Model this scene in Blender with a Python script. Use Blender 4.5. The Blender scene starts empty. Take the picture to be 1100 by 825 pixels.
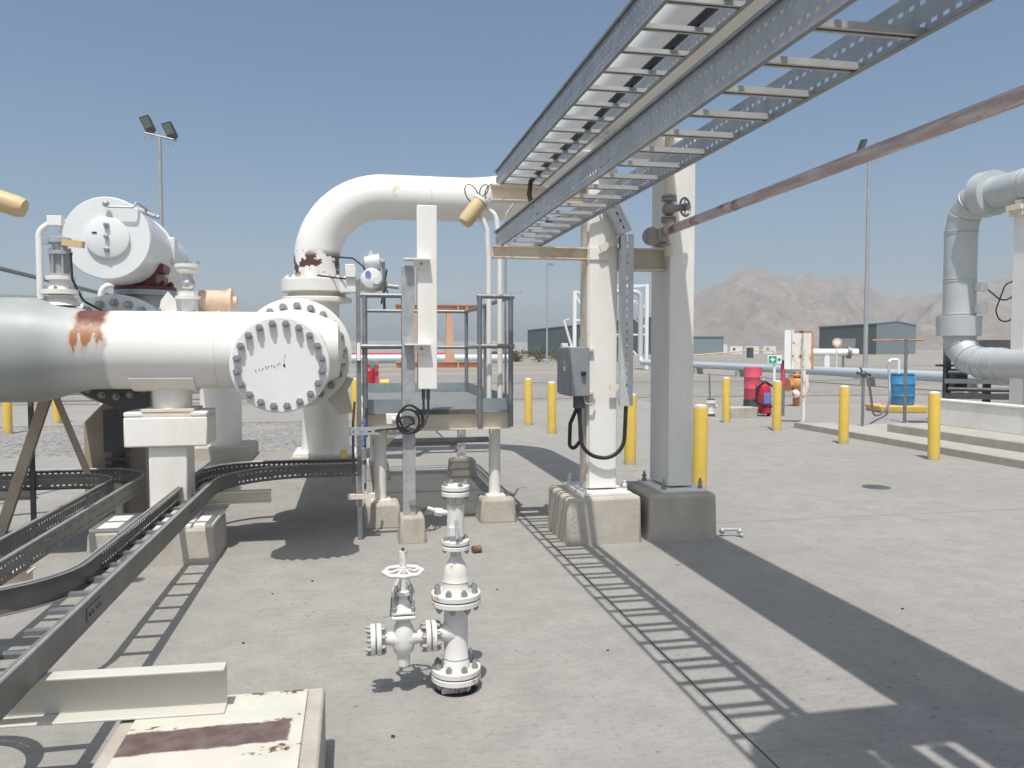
import bpy, bmesh, math, random
from mathutils import Vector, Matrix, noise
random.seed(7)
R = math.radians
sc = bpy.context.scene

# ------------------------------------------------------------------ camera, sky, sun, exposure
cam = bpy.data.objects.new('camera', bpy.data.cameras.new('camera'))
sc.collection.objects.link(cam)
cam.location = (0, 0, 1.65)
cam.rotation_euler = (R(90 - 2.54), 0, R(-11.25))
cam.data.sensor_width = 36
cam.data.lens = 36 * 855 / 1100
cam.data.clip_start = 0.05
cam.data.clip_end = 9000
sc.camera = cam

SUN = Vector((-.13, -.42, 1)).normalized()          # towards the sun
w = bpy.data.worlds.new('World'); sc.world = w; w.use_nodes = True
nt = w.node_tree
sky = nt.nodes.new('ShaderNodeTexSky'); sky.sky_type = 'NISHITA'; sky.sun_disc = False
sky.sun_elevation = math.asin(SUN.z); sky.sun_rotation = math.atan2(SUN.x, SUN.y)
sky.air_density = .9; sky.dust_density = 4.2; sky.ozone_density = 3.5; sky.altitude = 0
bg = nt.nodes['Background']; bg.inputs[1].default_value = .125
tint = nt.nodes.new('ShaderNodeMix'); tint.data_type = 'RGBA'; tint.blend_type = 'MULTIPLY'; tint.inputs['Factor'].default_value = 1
tint.inputs['B'].default_value = (.90, .975, .95, 1)
nt.links.new(sky.outputs[0], tint.inputs['A']); nt.links.new(tint.outputs['Result'], bg.inputs[0])
sl = bpy.data.lights.new('sun', 'SUN'); sl.energy = 3.9; sl.angle = R(.55); sl.color = (1, .965, .92)
so = bpy.data.objects.new('sun', sl); sc.collection.objects.link(so)
so.rotation_euler = (-SUN).to_track_quat('-Z', 'Y').to_euler()
so.location = (0, 0, 30)
sc.view_settings.view_transform = 'Standard'; sc.view_settings.look = 'None'
sc.view_settings.exposure = 0.1; sc.view_settings.gamma = 1
sc.cycles.max_bounces = 6; sc.cycles.diffuse_bounces = 3; sc.cycles.volume_bounces = 1
sc.cycles.use_denoising = True
HAZE = 2.6e-4

# ------------------------------------------------------------------ materials
def mat(name, col, rough=.55, metal=0, var=.12, scale=3.0, dirt=None, dirt_amt=.0, dirt_scale=1.2,
        bump=.0, bump_scale=40, extra=None, streak=False, spec=.4):
    m = bpy.data.materials.new(name); m.use_nodes = True
    t = m.node_tree; N = t.nodes; L = t.links
    b = N['Principled BSDF']; b.inputs['Roughness'].default_value = rough
    b.inputs['Metallic'].default_value = metal; b.inputs['Specular IOR Level'].default_value = spec
    tc = N.new('ShaderNodeTexCoord')
    nz = N.new('ShaderNodeTexNoise'); nz.inputs['Scale'].default_value = scale
    nz.inputs['Detail'].default_value = 6; nz.inputs['Roughness'].default_value = .6
    L.new(tc.outputs['Object'], nz.inputs['Vector'])
    rp = N.new('ShaderNodeValToRGB')
    c0 = [c * (1 - var) for c in col]; c1 = [min(1, c * (1 + var)) for c in col]
    rp.color_ramp.elements[0].position = .3; rp.color_ramp.elements[0].color = (*c0, 1)
    rp.color_ramp.elements[1].position = .72; rp.color_ramp.elements[1].color = (*c1, 1)
    L.new(nz.outputs['Fac'], rp.inputs['Fac'])
    out = rp.outputs['Color']
    if dirt:
        mp = N.new('ShaderNodeMapping'); mp.inputs['Scale'].default_value = (1, 1, .18) if streak else (1, 1, 1)
        L.new(tc.outputs['Object'], mp.inputs['Vector'])
        n2 = N.new('ShaderNodeTexNoise'); n2.inputs['Scale'].default_value = dirt_scale
        n2.inputs['Detail'].default_value = 8; n2.inputs['Roughness'].default_value = .65
        L.new(mp.outputs['Vector'], n2.inputs['Vector'])
        r2 = N.new('ShaderNodeValToRGB')
        r2.color_ramp.elements[0].position = .5; r2.color_ramp.elements[0].color = (0, 0, 0, 1)
        r2.color_ramp.elements[1].position = .78; r2.color_ramp.elements[1].color = (dirt_amt,) * 3 + (1,)
        L.new(n2.outputs['Fac'], r2.inputs['Fac'])
        mx = N.new('ShaderNodeMix'); mx.data_type = 'RGBA'
        L.new(r2.outputs['Color'], mx.inputs['Factor']); L.new(out, mx.inputs['A'])
        mx.inputs['B'].default_value = (*dirt, 1); out = mx.outputs['Result']
    m['out'] = 0
    if extra: out = extra(t, tc, out)
    L.new(out, b.inputs['Base Color'])
    if bump:
        n3 = N.new('ShaderNodeTexNoise'); n3.inputs['Scale'].default_value = bump_scale
        n3.inputs['Detail'].default_value = 5
        L.new(tc.outputs['Object'], n3.inputs['Vector'])
        bp = N.new('ShaderNodeBump'); bp.inputs['Strength'].default_value = bump; bp.inputs['Distance'].default_value = .02
        L.new(n3.outputs['Fac'], bp.inputs['Height']); L.new(bp.outputs['Normal'], b.inputs['Normal'])
    return m

def mathn(t, op, a, bb=None, clamp=False):
    n = t.nodes.new('ShaderNodeMath'); n.operation = op; n.use_clamp = clamp
    for i, v in enumerate((a, bb)):
        if v is None: continue
        if isinstance(v, (int, float)): n.inputs[i].default_value = v
        else: t.links.new(v, n.inputs[i])
    return n.outputs[0]

def ramp(t, fac, p0, p1):
    n = t.nodes.new('ShaderNodeMapRange'); n.inputs['From Min'].default_value = p0; n.inputs['From Max'].default_value = p1
    t.links.new(fac, n.inputs['Value']); return n.outputs[0]

def mixc(t, fac, a, col):
    mx = t.nodes.new('ShaderNodeMix'); mx.data_type = 'RGBA'
    t.links.new(fac, mx.inputs['Factor']); t.links.new(a, mx.inputs['A']); mx.inputs['B'].default_value = (*col, 1)
    return mx.outputs['Result']

def wnoise(t, tc, scale, detail=6, stretch=(1, 1, 1), rough=.6):
    mp = t.nodes.new('ShaderNodeMapping'); mp.inputs['Scale'].default_value = stretch
    t.links.new(tc.outputs['Object'], mp.inputs['Vector'])
    n = t.nodes.new('ShaderNodeTexNoise'); n.inputs['Scale'].default_value = scale; n.inputs['Detail'].default_value = detail
    n.inputs['Roughness'].default_value = rough
    t.links.new(mp.outputs['Vector'], n.inputs['Vector']); return n.outputs['Fac']

def sep(t, tc):
    s = t.nodes.new('ShaderNodeSeparateXYZ'); t.links.new(tc.outputs['Object'], s.inputs[0]); return s.outputs

def band(t, v, lo, hi, soft):
    return mathn(t, 'MULTIPLY', ramp(t, v, lo - soft, lo + soft), ramp(t, v, hi + soft, hi - soft))

def concrete_extra(t, tc, out):
    # pale scuffs, brown stains and small pits in the slab
    f = ramp(t, wnoise(t, tc, .5, 7, (1, 1, 1)), .46, .7)
    out = mixc(t, mathn(t, 'MULTIPLY', f, .4), out, (.25, .238, .218))
    f = ramp(t, wnoise(t, tc, .9, 9, (.25, 1, 1), .7), .52, .72)
    out = mixc(t, mathn(t, 'MULTIPLY', f, .45), out, (.36, .352, .335))
    f = ramp(t, wnoise(t, tc, 9, 10, (.12, 1, 1), .75), .56, .7)
    out = mixc(t, mathn(t, 'MULTIPLY', f, .5), out, (.22, .212, .20))
    f = ramp(t, wnoise(t, tc, 30, 6, (.6, 1, 1), .75), .5, .64)
    out = mixc(t, mathn(t, 'MULTIPLY', f, .55), out, (.225, .215, .20))
    v = t.nodes.new('ShaderNodeTexVoronoi'); v.inputs['Scale'].default_value = 11
    t.links.new(tc.outputs['Object'], v.inputs['Vector'])
    g = ramp(t, wnoise(t, tc, 1.3, 4), .5, .62)
    f = mathn(t, 'MULTIPLY', ramp(t, v.outputs['Distance'], .19, .10), g)
    out = mixc(t, mathn(t, 'MULTIPLY', f, .75), out, (.16, .15, .135))
    v = t.nodes.new('ShaderNodeTexVoronoi'); v.inputs['Scale'].default_value = 1.1
    t.links.new(tc.outputs['Object'], v.inputs['Vector'])
    f = ramp(t, v.outputs['Distance'], .035, .02)
    out = mixc(t, mathn(t, 'MULTIPLY', f, .8), out, (.10, .09, .08))
    f = mathn(t, 'MULTIPLY', ramp(t, wnoise(t, tc, .55, 5, (1, .16, 1), .55), .56, .70), ramp(t, wnoise(t, tc, 7, 6), .35, .6))
    out = mixc(t, mathn(t, 'MULTIPLY', f, .38), out, (.19, .18, .168))
    f = ramp(t, wnoise(t, tc, 1.7, 8, (1, 1, 1), .6), .62, .72)
    out = mixc(t, mathn(t, 'MULTIPLY', f, .35), out, (.235, .21, .18))
    f = ramp(t, wnoise(t, tc, 90, 3, (1, 1, 1), .8), .54, .66)
    out = mixc(t, mathn(t, 'MULTIPLY', f, .45), out, (.20, .19, .175))
    # hairline cracks
    v = t.nodes.new('ShaderNodeTexVoronoi'); v.feature = 'DISTANCE_TO_EDGE'; v.inputs['Scale'].default_value = .22
    n = t.nodes.new('ShaderNodeTexNoise'); n.inputs['Scale'].default_value = 1.2; n.inputs['Detail'].default_value = 8
    t.links.new(tc.outputs['Object'], n.inputs['Vector'])
    a = t.nodes.new('ShaderNodeVectorMath'); a.operation = 'MULTIPLY_ADD'
    t.links.new(n.outputs['Color'], a.inputs[0]); a.inputs[1].default_value = (1.2, 1.2, 0); t.links.new(tc.outputs['Object'], a.inputs[2])
    t.links.new(a.outputs[0], v.inputs['Vector'])
    f = mathn(t, 'MULTIPLY', ramp(t, v.outputs['Distance'], .0022, .0008), ramp(t, wnoise(t, tc, .35, 3), .5, .56))
    return mixc(t, mathn(t, 'MULTIPLY', f, .55), out, (.17, .15, .13))

def rust_edges(amount=.56, col=(.16, .055, .03)):
    def f(t, tc, out):
        n = ramp(t, wnoise(t, tc, 7, 9, (1, 1, .55), .7), amount + .07, amount + .1)
        halo = ramp(t, wnoise(t, tc, 7, 9, (1, 1, .55), .7), amount, amount + .12)
        out = mixc(t, mathn(t, 'MULTIPLY', halo, .55), out, (.5, .27, .12))
        return mixc(t, n, out, col)
    return f

def header_rust(t, tc, out):
    # bare grey primer left of the white coat, then the rust band round the upper half of the joint
    x, y, z = sep(t, tc)
    n = wnoise(t, tc, 6, 6)
    wob = mathn(t, 'MULTIPLY', mathn(t, 'SUBTRACT', n, .5), .14)
    xx = mathn(t, 'ADD', x, wob)
    g = ramp(t, xx, -1.80, -1.83)
    cl = wnoise(t, tc, 2.2, 5)
    out = mixc(t, g, out, (.50, .515, .495))
    out = mixc(t, mathn(t, 'MULTIPLY', mathn(t, 'MULTIPLY', g, ramp(t, xx, -2.0, -2.25)), ramp(t, cl, .2, .45)), out, (.33, .345, .335))
    n2 = wnoise(t, tc, 11, 8, (1.6, 1, .35), .7)
    zz = mathn(t, 'ADD', z, mathn(t, 'MULTIPLY', mathn(t, 'SUBTRACT', n2, .5), .75))
    m = mathn(t, 'MULTIPLY', band(t, xx, -2.04, -1.85, .012), ramp(t, zz, 1.69, 1.72))
    halo = mathn(t, 'MULTIPLY', band(t, xx, -2.05, -1.84, .03), ramp(t, zz, 1.60, 1.74))
    out = mixc(t, mathn(t, 'MULTIPLY', halo, .8), out, (.40, .19, .07))
    lo_ = mathn(t, 'MULTIPLY', m, ramp(t, mathn(t, 'ADD', z, mathn(t, 'MULTIPLY', mathn(t, 'SUBTRACT', wnoise(t, tc, 25, 6), .5), .35)), 1.88, 1.76))
    out = mixc(t, m, out, (.125, .045, .035))
    return mixc(t, mathn(t, 'MULTIPLY', lo_, .85), out, (.36, .15, .05))

def bend_rust(t, tc, out):
    x, y, z = sep(t, tc)
    n = wnoise(t, tc, 5.2, 7, (1, 1, 1.2), .6)
    zz = band(t, z, 2.67, 2.98, .05)
    m = mathn(t, 'MULTIPLY', ramp(t, n, .485, .505), zz)
    n2 = wnoise(t, tc, 9, 6, (1, 1, .12), .6)
    drip = mathn(t, 'MULTIPLY', mathn(t, 'MULTIPLY', ramp(t, n2, .5, .66), band(t, z, 2.5, 2.78, .08)), .7)
    halo = mathn(t, 'MULTIPLY', mathn(t, 'MULTIPLY', ramp(t, n, .48, .53), zz), .4)
    out = mixc(t, drip, out, (.62, .30, .12)); out = mixc(t, halo, out, (.55, .33, .18))
    x1 = mathn(t, 'MULTIPLY', band(t, x, 1.05, 1.16, .02), ramp(t, wnoise(t, tc, 6, 6), .5, .6))
    out = mixc(t, mathn(t, 'MULTIPLY', x1, .5), out, (.5, .3, .15))
    return mixc(t, m, out, (.10, .05, .04))

def plate_rust(t, tc, out):
    x, y, z = sep(t, tc)
    n = wnoise(t, tc, 12, 8, (1, 1, 1), .7)
    wob = mathn(t, 'MULTIPLY', mathn(t, 'SUBTRACT', n, .5), .05)
    yy = mathn(t, 'ADD', mathn(t, 'ADD', y, wob), mathn(t, 'MULTIPLY', x, -.02))
    m = mathn(t, 'MULTIPLY', band(t, yy, .06, .225, .006), ramp(t, mathn(t, 'ADD', x, wob), .25, .24))
    chips = ramp(t, wnoise(t, tc, 9, 9, (.6, 1, 1), .75), .60, .615)
    out = mixc(t, ramp(t, wnoise(t, tc, 9, 9, (.6, 1, 1), .75), .57, .66), out, (.58, .46, .30))
    out = mixc(t, chips, out, (.13, .075, .05))
    cl = ramp(t, wnoise(t, tc, 14, 7), .4, .7)
    b = mixc(t, m, out, (.115, .075, .068))
    return mixc(t, mathn(t, 'MULTIPLY', mathn(t, 'MULTIPLY', m, cl), .35), b, (.30, .26, .24))

def maroon_wear(t, tc, out):
    n = wnoise(t, tc, 5, 8, (6, .5, 6), .7)
    out = mixc(t, ramp(t, n, .45, .62), out, (.66, .62, .60))
    return mixc(t, ramp(t, wnoise(t, tc, 3, 8), .58, .66), out, (.22, .10, .105))

def marks_extra(t, tc, out): return out

def bollard_wear(t, tc, out):
    out = mixc(t, mathn(t, 'MULTIPLY', ramp(t, wnoise(t, tc, 5, 9, (1, 1, .35), .75), .52, .62), .45), out, (.62, .50, .26))
    out = mixc(t, ramp(t, wnoise(t, tc, 13, 8, (1, 1, .5), .8), .645, .66), out, (.30, .25, .18))
    x, y, z = sep(t, tc)
    zz = mathn(t, 'ADD', z, mathn(t, 'MULTIPLY', mathn(t, 'SUBTRACT', wnoise(t, tc, 9, 6), .5), .3))
    return mixc(t, mathn(t, 'MULTIPLY', ramp(t, zz, .12, .02), .6), out, (.42, .36, .26))

M = {}
M['white'] = mat('white_paint', (.76, .74, .695), .42, 0, .04, 2, (.66, .60, .50), .5, .9, .02, 60, streak=True)
M['header'] = mat('white_and_primer_paint', (.78, .765, .725), .45, 0, .03, 2, (.66, .61, .52), .45, 1.2, .03, 50, header_rust)
M['bend'] = mat('white_paint_with_rust_scabs', (.78, .76, .72), .42, 0, .03, 2, (.68, .60, .48), .35, .8, .02, 50, bend_rust, True)
M['cream'] = mat('cream_paint', (.82, .795, .745), .5, 0, .05, 2, (.50, .42, .32), .55, 1.6, .02, 60, streak=True)
M['cream2'] = mat('dusty_cream_paint', (.56, .54, .485), .5, 0, .05, 3, (.50, .44, .35), .5, 3, .02, 60)
M['creamrust'] = mat('cream_paint_rusty', (.74, .67, .56), .55, 0, .06, 3, (.40, .27, .16), .8, 2.5, .03, 50)
M['vwhite'] = mat('white_enamel', (.72, .73, .725), .32, 0, .02, 2, (.6, .6, .56), .25, 1, 0)
M['galv'] = mat('galvanised_steel', (.42, .432, .44), .48, .3, .16, 14, (.25, .26, .265), .5, 2.5, .02, 80)
M['galvdark'] = mat('weathered_galvanised_steel', (.26, .275, .285), .5, .6, .16, 9, (.42, .40, .36), .6, 3, .03, 60)
M['galvlight'] = mat('bright_galvanised_steel', (.56, .57, .57), .5, .25, .1, 12)
M['rung'] = mat('galvanised_strut', (.46, .465, .46), .5, .25, .12, 12)
M['traygrey'] = mat('dull_tray_steel', (.19, .185, .17), .5, .15, .2, 7, (.24, .22, .19), .6, 2.5, .02, 60)
M['railgrey'] = mat('grey_green_steel', (.24, .27, .27), .5, .5, .1, 8)
M['toe'] = mat('dusty_blue_grey_steel', (.27, .32, .35), .55, .3, .12, 6, (.42, .40, .36), .6, 3)
M['boltgrey'] = mat('grey_bolt_steel', (.33, .335, .33), .5, .4, .2, 25, (.25, .2, .16), .5, 15)
M['conc'] = mat('concrete', (.318, .303, .278), .9, 0, .12, 4, None, 0, 1, .25, 70, concrete_extra, spec=.2)
M['concblock'] = mat('cast_concrete', (.46, .42, .36), .9, 0, .11, 5, (.30, .265, .22), .95, 2.5, .25, 60, streak=True, spec=.2)
M['kerb'] = mat('kerb_concrete', (.40, .375, .33), .9, 0, .12, 4, (.30, .28, .25), .6, 2.5, .25, 50, spec=.2)
M['yellow'] = mat('yellow_paint', (.68, .47, .085), .55, 0, .06, 5, None, 0, 3, .02, 40, bollard_wear)
M['yellowcap'] = mat('pale_mortar_cap', (.62, .58, .48), .9, 0, .1, 9)
M['black'] = mat('black_rubber', (.025, .027, .03), .5, 0, .2, 10)
M['dark'] = mat('dark_grey_steel', (.10, .105, .11), .5, .3, .2, 7, (.25, .23, .2), .5, 3)
M['boxgrey'] = mat('grey_cabinet_paint', (.27, .285, .30), .5, .1, .08, 6, (.33, .32, .30), .6, 3)
M['maroon'] = mat('maroon_paint', (.12, .025, .03), .45, 0, .15, 6, (.2, .1, .09), .5, 4)
M['purple'] = mat('faded_maroon_pipe_paint', (.50, .39, .385), .6, 0, .2, 3, None, 0, 1, .03, 40, maroon_wear)
M['rustpaint'] = mat('white_paint_rusting', (.78, .75, .70), .6, 0, .05, 4, None, 0, 1, .05, 40, rust_edges(.49, (.33, .13, .05)))
M['rustwhite'] = mat('white_valve_paint', (.70, .685, .65), .45, 0, .05, 6, (.60, .50, .40), .6, 9, .03, 60, rust_edges(.55, (.20, .08, .035)))
M['orangerust'] = mat('orange_rust', (.55, .24, .09), .7, 0, .25, 9, (.75, .62, .5), .7, 6)
M['orange'] = mat('salmon_orange_primer', (.72, .42, .27), .55, 0, .1, 5, (.6, .42, .3), .6, 4)
M['red'] = mat('red_paint', (.50, .03, .05), .4, 0, .1, 5)
M['redfaded'] = mat('faded_red_paint', (.60, .09, .13), .55, 0, .12, 5)
M['blue'] = mat('blue_plastic', (.04, .21, .42), .4, 0, .08, 5, (.25, .45, .6), .4, 3)
M['label_blue'] = mat('blue_label', (.15, .25, .6), .5)
M['green'] = mat('green_sign', (.02, .36, .22), .5)
M['plain_white'] = mat('plain_white', (.82, .82, .80), .5, 0, .02)
M['clad'] = mat('aluminium_cladding', (.50, .525, .53), .45, .2, .07, 3, (.48, .49, .48), .5, 1.5, .02, 20)
M['farpipe'] = mat('pale_cladding', (.55, .61, .65), .45, .3, .05, 3)
M['tan'] = mat('tan_lamp_body', (.60, .46, .26), .45, 0, .06, 5)
M['glass'] = mat('lamp_glass', (.25, .28, .27), .15, 0, .1, 4)
M['blind'] = mat('blind_flange_paint', (.76, .76, .75), .45, 0, .03, 3, (.62, .6, .56), .5, 2, .02, 60)
M['ink'] = mat('ink_marks', (.03, .03, .035), .6)
M['alu'] = mat('bare_bright_metal', (.6, .61, .62), .35, .8, .1, 9)
M['brown'] = mat('shade_brown_steel', (.40, .33, .26), .6, 0, .12, 4, (.28, .2, .15), .6, 3, .03, 50)  # valve support and braces: shade on cream steel, put into the colour
M['gasket'] = mat('rusty_joint', (.17, .10, .07), .8, 0, .3, 20, (.5, .4, .3), .6, 12)
M['pipegrey'] = mat('dusty_grey_brown_steel', (.36, .325, .30), .6, .1, .15, 9, (.25, .2, .17), .6, 12)
M['pipelight'] = mat('light_grey_enamel', (.58, .59, .585), .5, .05, .06, 6)
M['peach'] = mat('peach_primer_rusting', (.66, .50, .36), .6, 0, .1, 6, (.55, .27, .12), .8, 5)
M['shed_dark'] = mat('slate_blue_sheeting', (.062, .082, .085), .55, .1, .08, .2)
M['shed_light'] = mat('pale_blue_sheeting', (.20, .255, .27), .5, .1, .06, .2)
M['trailer'] = mat('cabin_white', (.72, .72, .68), .5)
M['leaf'] = mat('dry_shrub_leaves', (.12, .115, .06), .8, 0, .4, 3)
M['wood'] = mat('dry_stems', (.2, .15, .1), .8)
M['seam'] = mat('joint_filler', (.045, .04, .035), .9, 0, .3, 9)
M['deck'] = mat('open_grating_steel', (.40, .415, .42), .5, .4, .15, 18, (.5, .48, .44), .6, 5)

def ground_extra(t, tc, out):
    f = ramp(t, wnoise(t, tc, .05, 8, (.35, 1.6, 1), .65), .44, .6)
    out = mixc(t, mathn(t, 'MULTIPLY', f, .8), out, (.225, .21, .19))
    f = ramp(t, wnoise(t, tc, .11, 8, (.25, 1.3, 1), .65), .5, .62)
    out = mixc(t, mathn(t, 'MULTIPLY', f, .7), out, (.35, .31, .255))
    f = ramp(t, wnoise(t, tc, 6, 8), .5, .7)
    return mixc(t, mathn(t, 'MULTIPLY', f, .4), out, (.21, .195, .175))
M['ground'] = mat('sandy_desert_ground', (.295, .272, .24), .95, 0, .1, .4, None, 0, 1, .5, 12, ground_extra, spec=.1)
def gravel_extra(t, tc, out):
    v = t.nodes.new('ShaderNodeTexVoronoi'); v.inputs['Scale'].default_value = 24
    t.links.new(tc.outputs['Object'], v.inputs['Vector'])
    r = t.nodes.new('ShaderNodeValToRGB')
    r.color_ramp.elements[0].color = (.10, .10, .10, 1); r.color_ramp.elements[1].color = (.42, .40, .37, 1)
    s = t.nodes.new('ShaderNodeSeparateColor'); t.links.new(v.outputs['Color'], s.inputs[0]); t.links.new(s.outputs[0], r.inputs['Fac'])
    mx = t.nodes.new('ShaderNodeMix'); mx.data_type = 'RGBA'; mx.inputs['Factor'].default_value = .75
    t.links.new(out, mx.inputs['A']); t.links.new(r.outputs['Color'], mx.inputs['B'])
    f = ramp(t, wnoise(t, tc, .7, 6), .55, .66)
    return mixc(t, mathn(t, 'MULTIPLY', f, .6), mx.outputs['Result'], (.38, .32, .22))
M['gravel'] = mat('grey_gravel', (.25, .245, .235), .95, 0, .2, 6, None, 0, 1, .9, 20, gravel_extra, spec=.1)
def hill_extra(t, tc, out):
    f = ramp(t, wnoise(t, tc, .012, 9, (1, 1, .4), .7), .45, .62)
    out = mixc(t, mathn(t, 'MULTIPLY', f, .6), out, (.15, .125, .105))
    f = ramp(t, wnoise(t, tc, .03, 9, (1, 1, .3), .75), .5, .62)
    out = mixc(t, mathn(t, 'MULTIPLY', f, .6), out, (.29, .25, .205))
    f = ramp(t, wnoise(t, tc, .1, 8, (1, 1, .5), .8), .5, .6)
    return mixc(t, mathn(t, 'MULTIPLY', f, .6), out, (.12, .105, .088))
M['hill'] = mat('bare_rock_hillside', (.20, .172, .143), .95, 0, .15, .01, None, 0, 1, 0, 1, hill_extra, spec=.1)

# ------------------------------------------------------------------ mesh helper
def frame_of(d, hint=None):
    d = Vector(d).normalized()
    h = Vector(hint) if hint else (Vector((0, 0, 1)) if abs(d.z) < .95 else Vector((0, 1, 0)))
    u = h.cross(d).normalized(); v = d.cross(u).normalized()
    return u, v, d

def fillet(pts, r, n=8):
    pts = [Vector(p) for p in pts]; out = [pts[0]]
    for i in range(1, len(pts) - 1):
        a, b, c = pts[i - 1], pts[i], pts[i + 1]
        d1 = (a - b).normalized(); d2 = (c - b).normalized()
        rr = r[i - 1] if isinstance(r, (list, tuple)) else r
        ang = d1.angle(d2)
        if ang > math.pi - .01 or rr <= 0: out.append(b); continue
        tl = rr / math.tan(ang / 2)
        p1 = b + d1 * tl; cen = b + (d1 + d2).normalized() * (rr / math.sin(ang / 2))
        v1 = p1 - cen; ax = v1.cross(b + d2 * tl - cen).normalized(); tot = v1.angle(b + d2 * tl - cen)
        for k in range(n + 1): out.append(cen + Matrix.Rotation(tot * k / n, 3, ax) @ v1)
    out.append(pts[-1]); return out

class MB:
    def __init__(s): s.bm = bmesh.new()
    def _f(s, vs):
        try: return s.bm.faces.new(vs)
        except ValueError: return None
    def hexa(s, p):
        v = [s.bm.verts.new(q) for q in p]
        for f in ((3, 2, 1, 0), (4, 5, 6, 7), (0, 1, 5, 4), (1, 2, 6, 5), (2, 3, 7, 6), (3, 0, 4, 7)): s._f([v[i] for i in f])
        return s
    def box(s, x0, x1, y0, y1, z0, z1, taper=0):
        t = taper
        return s.hexa([(x0, y0, z0), (x1, y0, z0), (x1, y1, z0), (x0, y1, z0), (x0 + t, y0 + t, z1), (x1 - t, y0 + t, z1), (x1 - t, y1 - t, z1), (x0 + t, y1 - t, z1)])
    def bar(s, p0, p1, wu, wv, hint=None, ou=0, ov=0):
        p0 = Vector(p0); p1 = Vector(p1); u, v, d = frame_of(p1 - p0, hint)
        o = u * ou + v * ov; a = u * wu / 2; b = v * wv / 2
        return s.hexa([p0 + o - a - b, p0 + o + a - b, p0 + o + a + b, p0 + o - a + b, p1 + o - a - b, p1 + o + a - b, p1 + o + a + b, p1 + o - a + b])
    def ibeam(s, p0, p1, h, wd, tf=.012, tw=.01, hint=None):
        s.bar(p0, p1, wd, tf, hint, 0, h / 2 - tf / 2); s.bar(p0, p1, wd, tf, hint, 0, -h / 2 + tf / 2)
        return s.bar(p0, p1, tw, h - 2 * tf, hint)
    def cyl(s, p0, p1, r0, r1=None, n=24, caps=True):
        return s.lathe(p0, Vector(p1) - Vector(p0), [(0, r0), ((Vector(p1) - Vector(p0)).length, r0 if r1 is None else r1)], n, caps)
    def lathe(s, o, axis, prof, n=28, caps=True, ph=0):
        o = Vector(o); u, v, d = frame_of(axis); rings = []
        for t, r in prof:
            if r < 1e-5: rings.append([s.bm.verts.new(o + d * t)]); continue
            rings.append([s.bm.verts.new(o + d * t + (u * math.cos(ph + 2 * math.pi * k / n) + v * math.sin(ph + 2 * math.pi * k / n)) * r) for k in range(n)])
        for a, b in zip(rings, rings[1:]):
            for k in range(n):
                k2 = (k + 1) % n
                if len(a) == 1 and len(b) == 1: continue
                if len(a) == 1: s._f([a[0], b[k2], b[k]])
                elif len(b) == 1: s._f([a[k], a[k2], b[0]])
                else: s._f([a[k], a[k2], b[k2], b[k]])
        if caps:
            if len(rings[0]) > 1: s._f(rings[0][::-1])
            if len(rings[-1]) > 1: s._f(rings[-1])
        return s
    def tube(s, pts, r, n=16, caps=True, closed=False):
        pts = [Vector(p) for p in pts]; m = len(pts); rings = []
        T = []
        for i in range(m):
            if closed: t = pts[(i + 1) % m] - pts[i - 1]
            else: t = (pts[min(i + 1, m - 1)] - pts[max(i - 1, 0)])
            T.append(t.normalized())
        u, v, _ = frame_of(T[0])
        for i in range(m):
            if i:
                ax = T[i - 1].cross(T[i])
                if ax.length > 1e-7:
                    q = Matrix.Rotation(T[i - 1].angle(T[i]), 3, ax.normalized()); u = q @ u; v = q @ v
            rr = r[i] if isinstance(r, (list, tuple)) else r
            rings.append([s.bm.verts.new(pts[i] + (u * math.cos(2 * math.pi * k / n) + v * math.sin(2 * math.pi * k / n)) * rr) for k in range(n)])
        pr = list(zip(rings, rings[1:]))
        if closed: pr.append((rings[-1], rings[0]))
        for a, b in pr:
            for k in range(n): s._f([a[k], a[(k + 1) % n], b[(k + 1) % n], b[k]])
        if caps and not closed: s._f(rings[0][::-1]); s._f(rings[-1])
        return s
    def ring(s, c, axis, RR, r, n=28, m=10):
        u, v, d = frame_of(axis); c = Vector(c)
        return s.tube([c + (u * math.cos(2 * math.pi * k / n) + v * math.sin(2 * math.pi * k / n)) * RR for k in range(n)], r, m, closed=True)
    def poly(s, pts, d):
        d = Vector(d); a = [s.bm.verts.new(Vector(p)) for p in pts]; b = [s.bm.verts.new(Vector(p) + d) for p in pts]
        s._f(a[::-1]); s._f(b); n = len(a)
        for k in range(n): s._f([a[k], a[(k + 1) % n], b[(k + 1) % n], b[k]])
        return s
    def sphere(s, c, r, n=20, m=12, sc_=(1, 1, 1)):
        c = Vector(c); rings = []
        for j in range(m + 1):
            a = math.pi * j / m
            if j in (0, m): rings.append([s.bm.verts.new(c + Vector((0, 0, r * math.cos(a) * sc_[2])))]); continue
            rings.append([s.bm.verts.new(c + Vector((r * math.sin(a) * math.cos(2 * math.pi * k / n) * sc_[0], r * math.sin(a) * math.sin(2 * math.pi * k / n) * sc_[1], r * math.cos(a) * sc_[2]))) for k in range(n)])
        for a, b in zip(rings, rings[1:]):
            for k in range(n):
                k2 = (k + 1) % n
                if len(a) == 1: s._f([a[0], b[k], b[k2]])
                elif len(b) == 1: s._f([a[k2], a[k], b[0]])
                else: s._f([a[k], b[k], b[k2], a[k2]])
        return s
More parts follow.
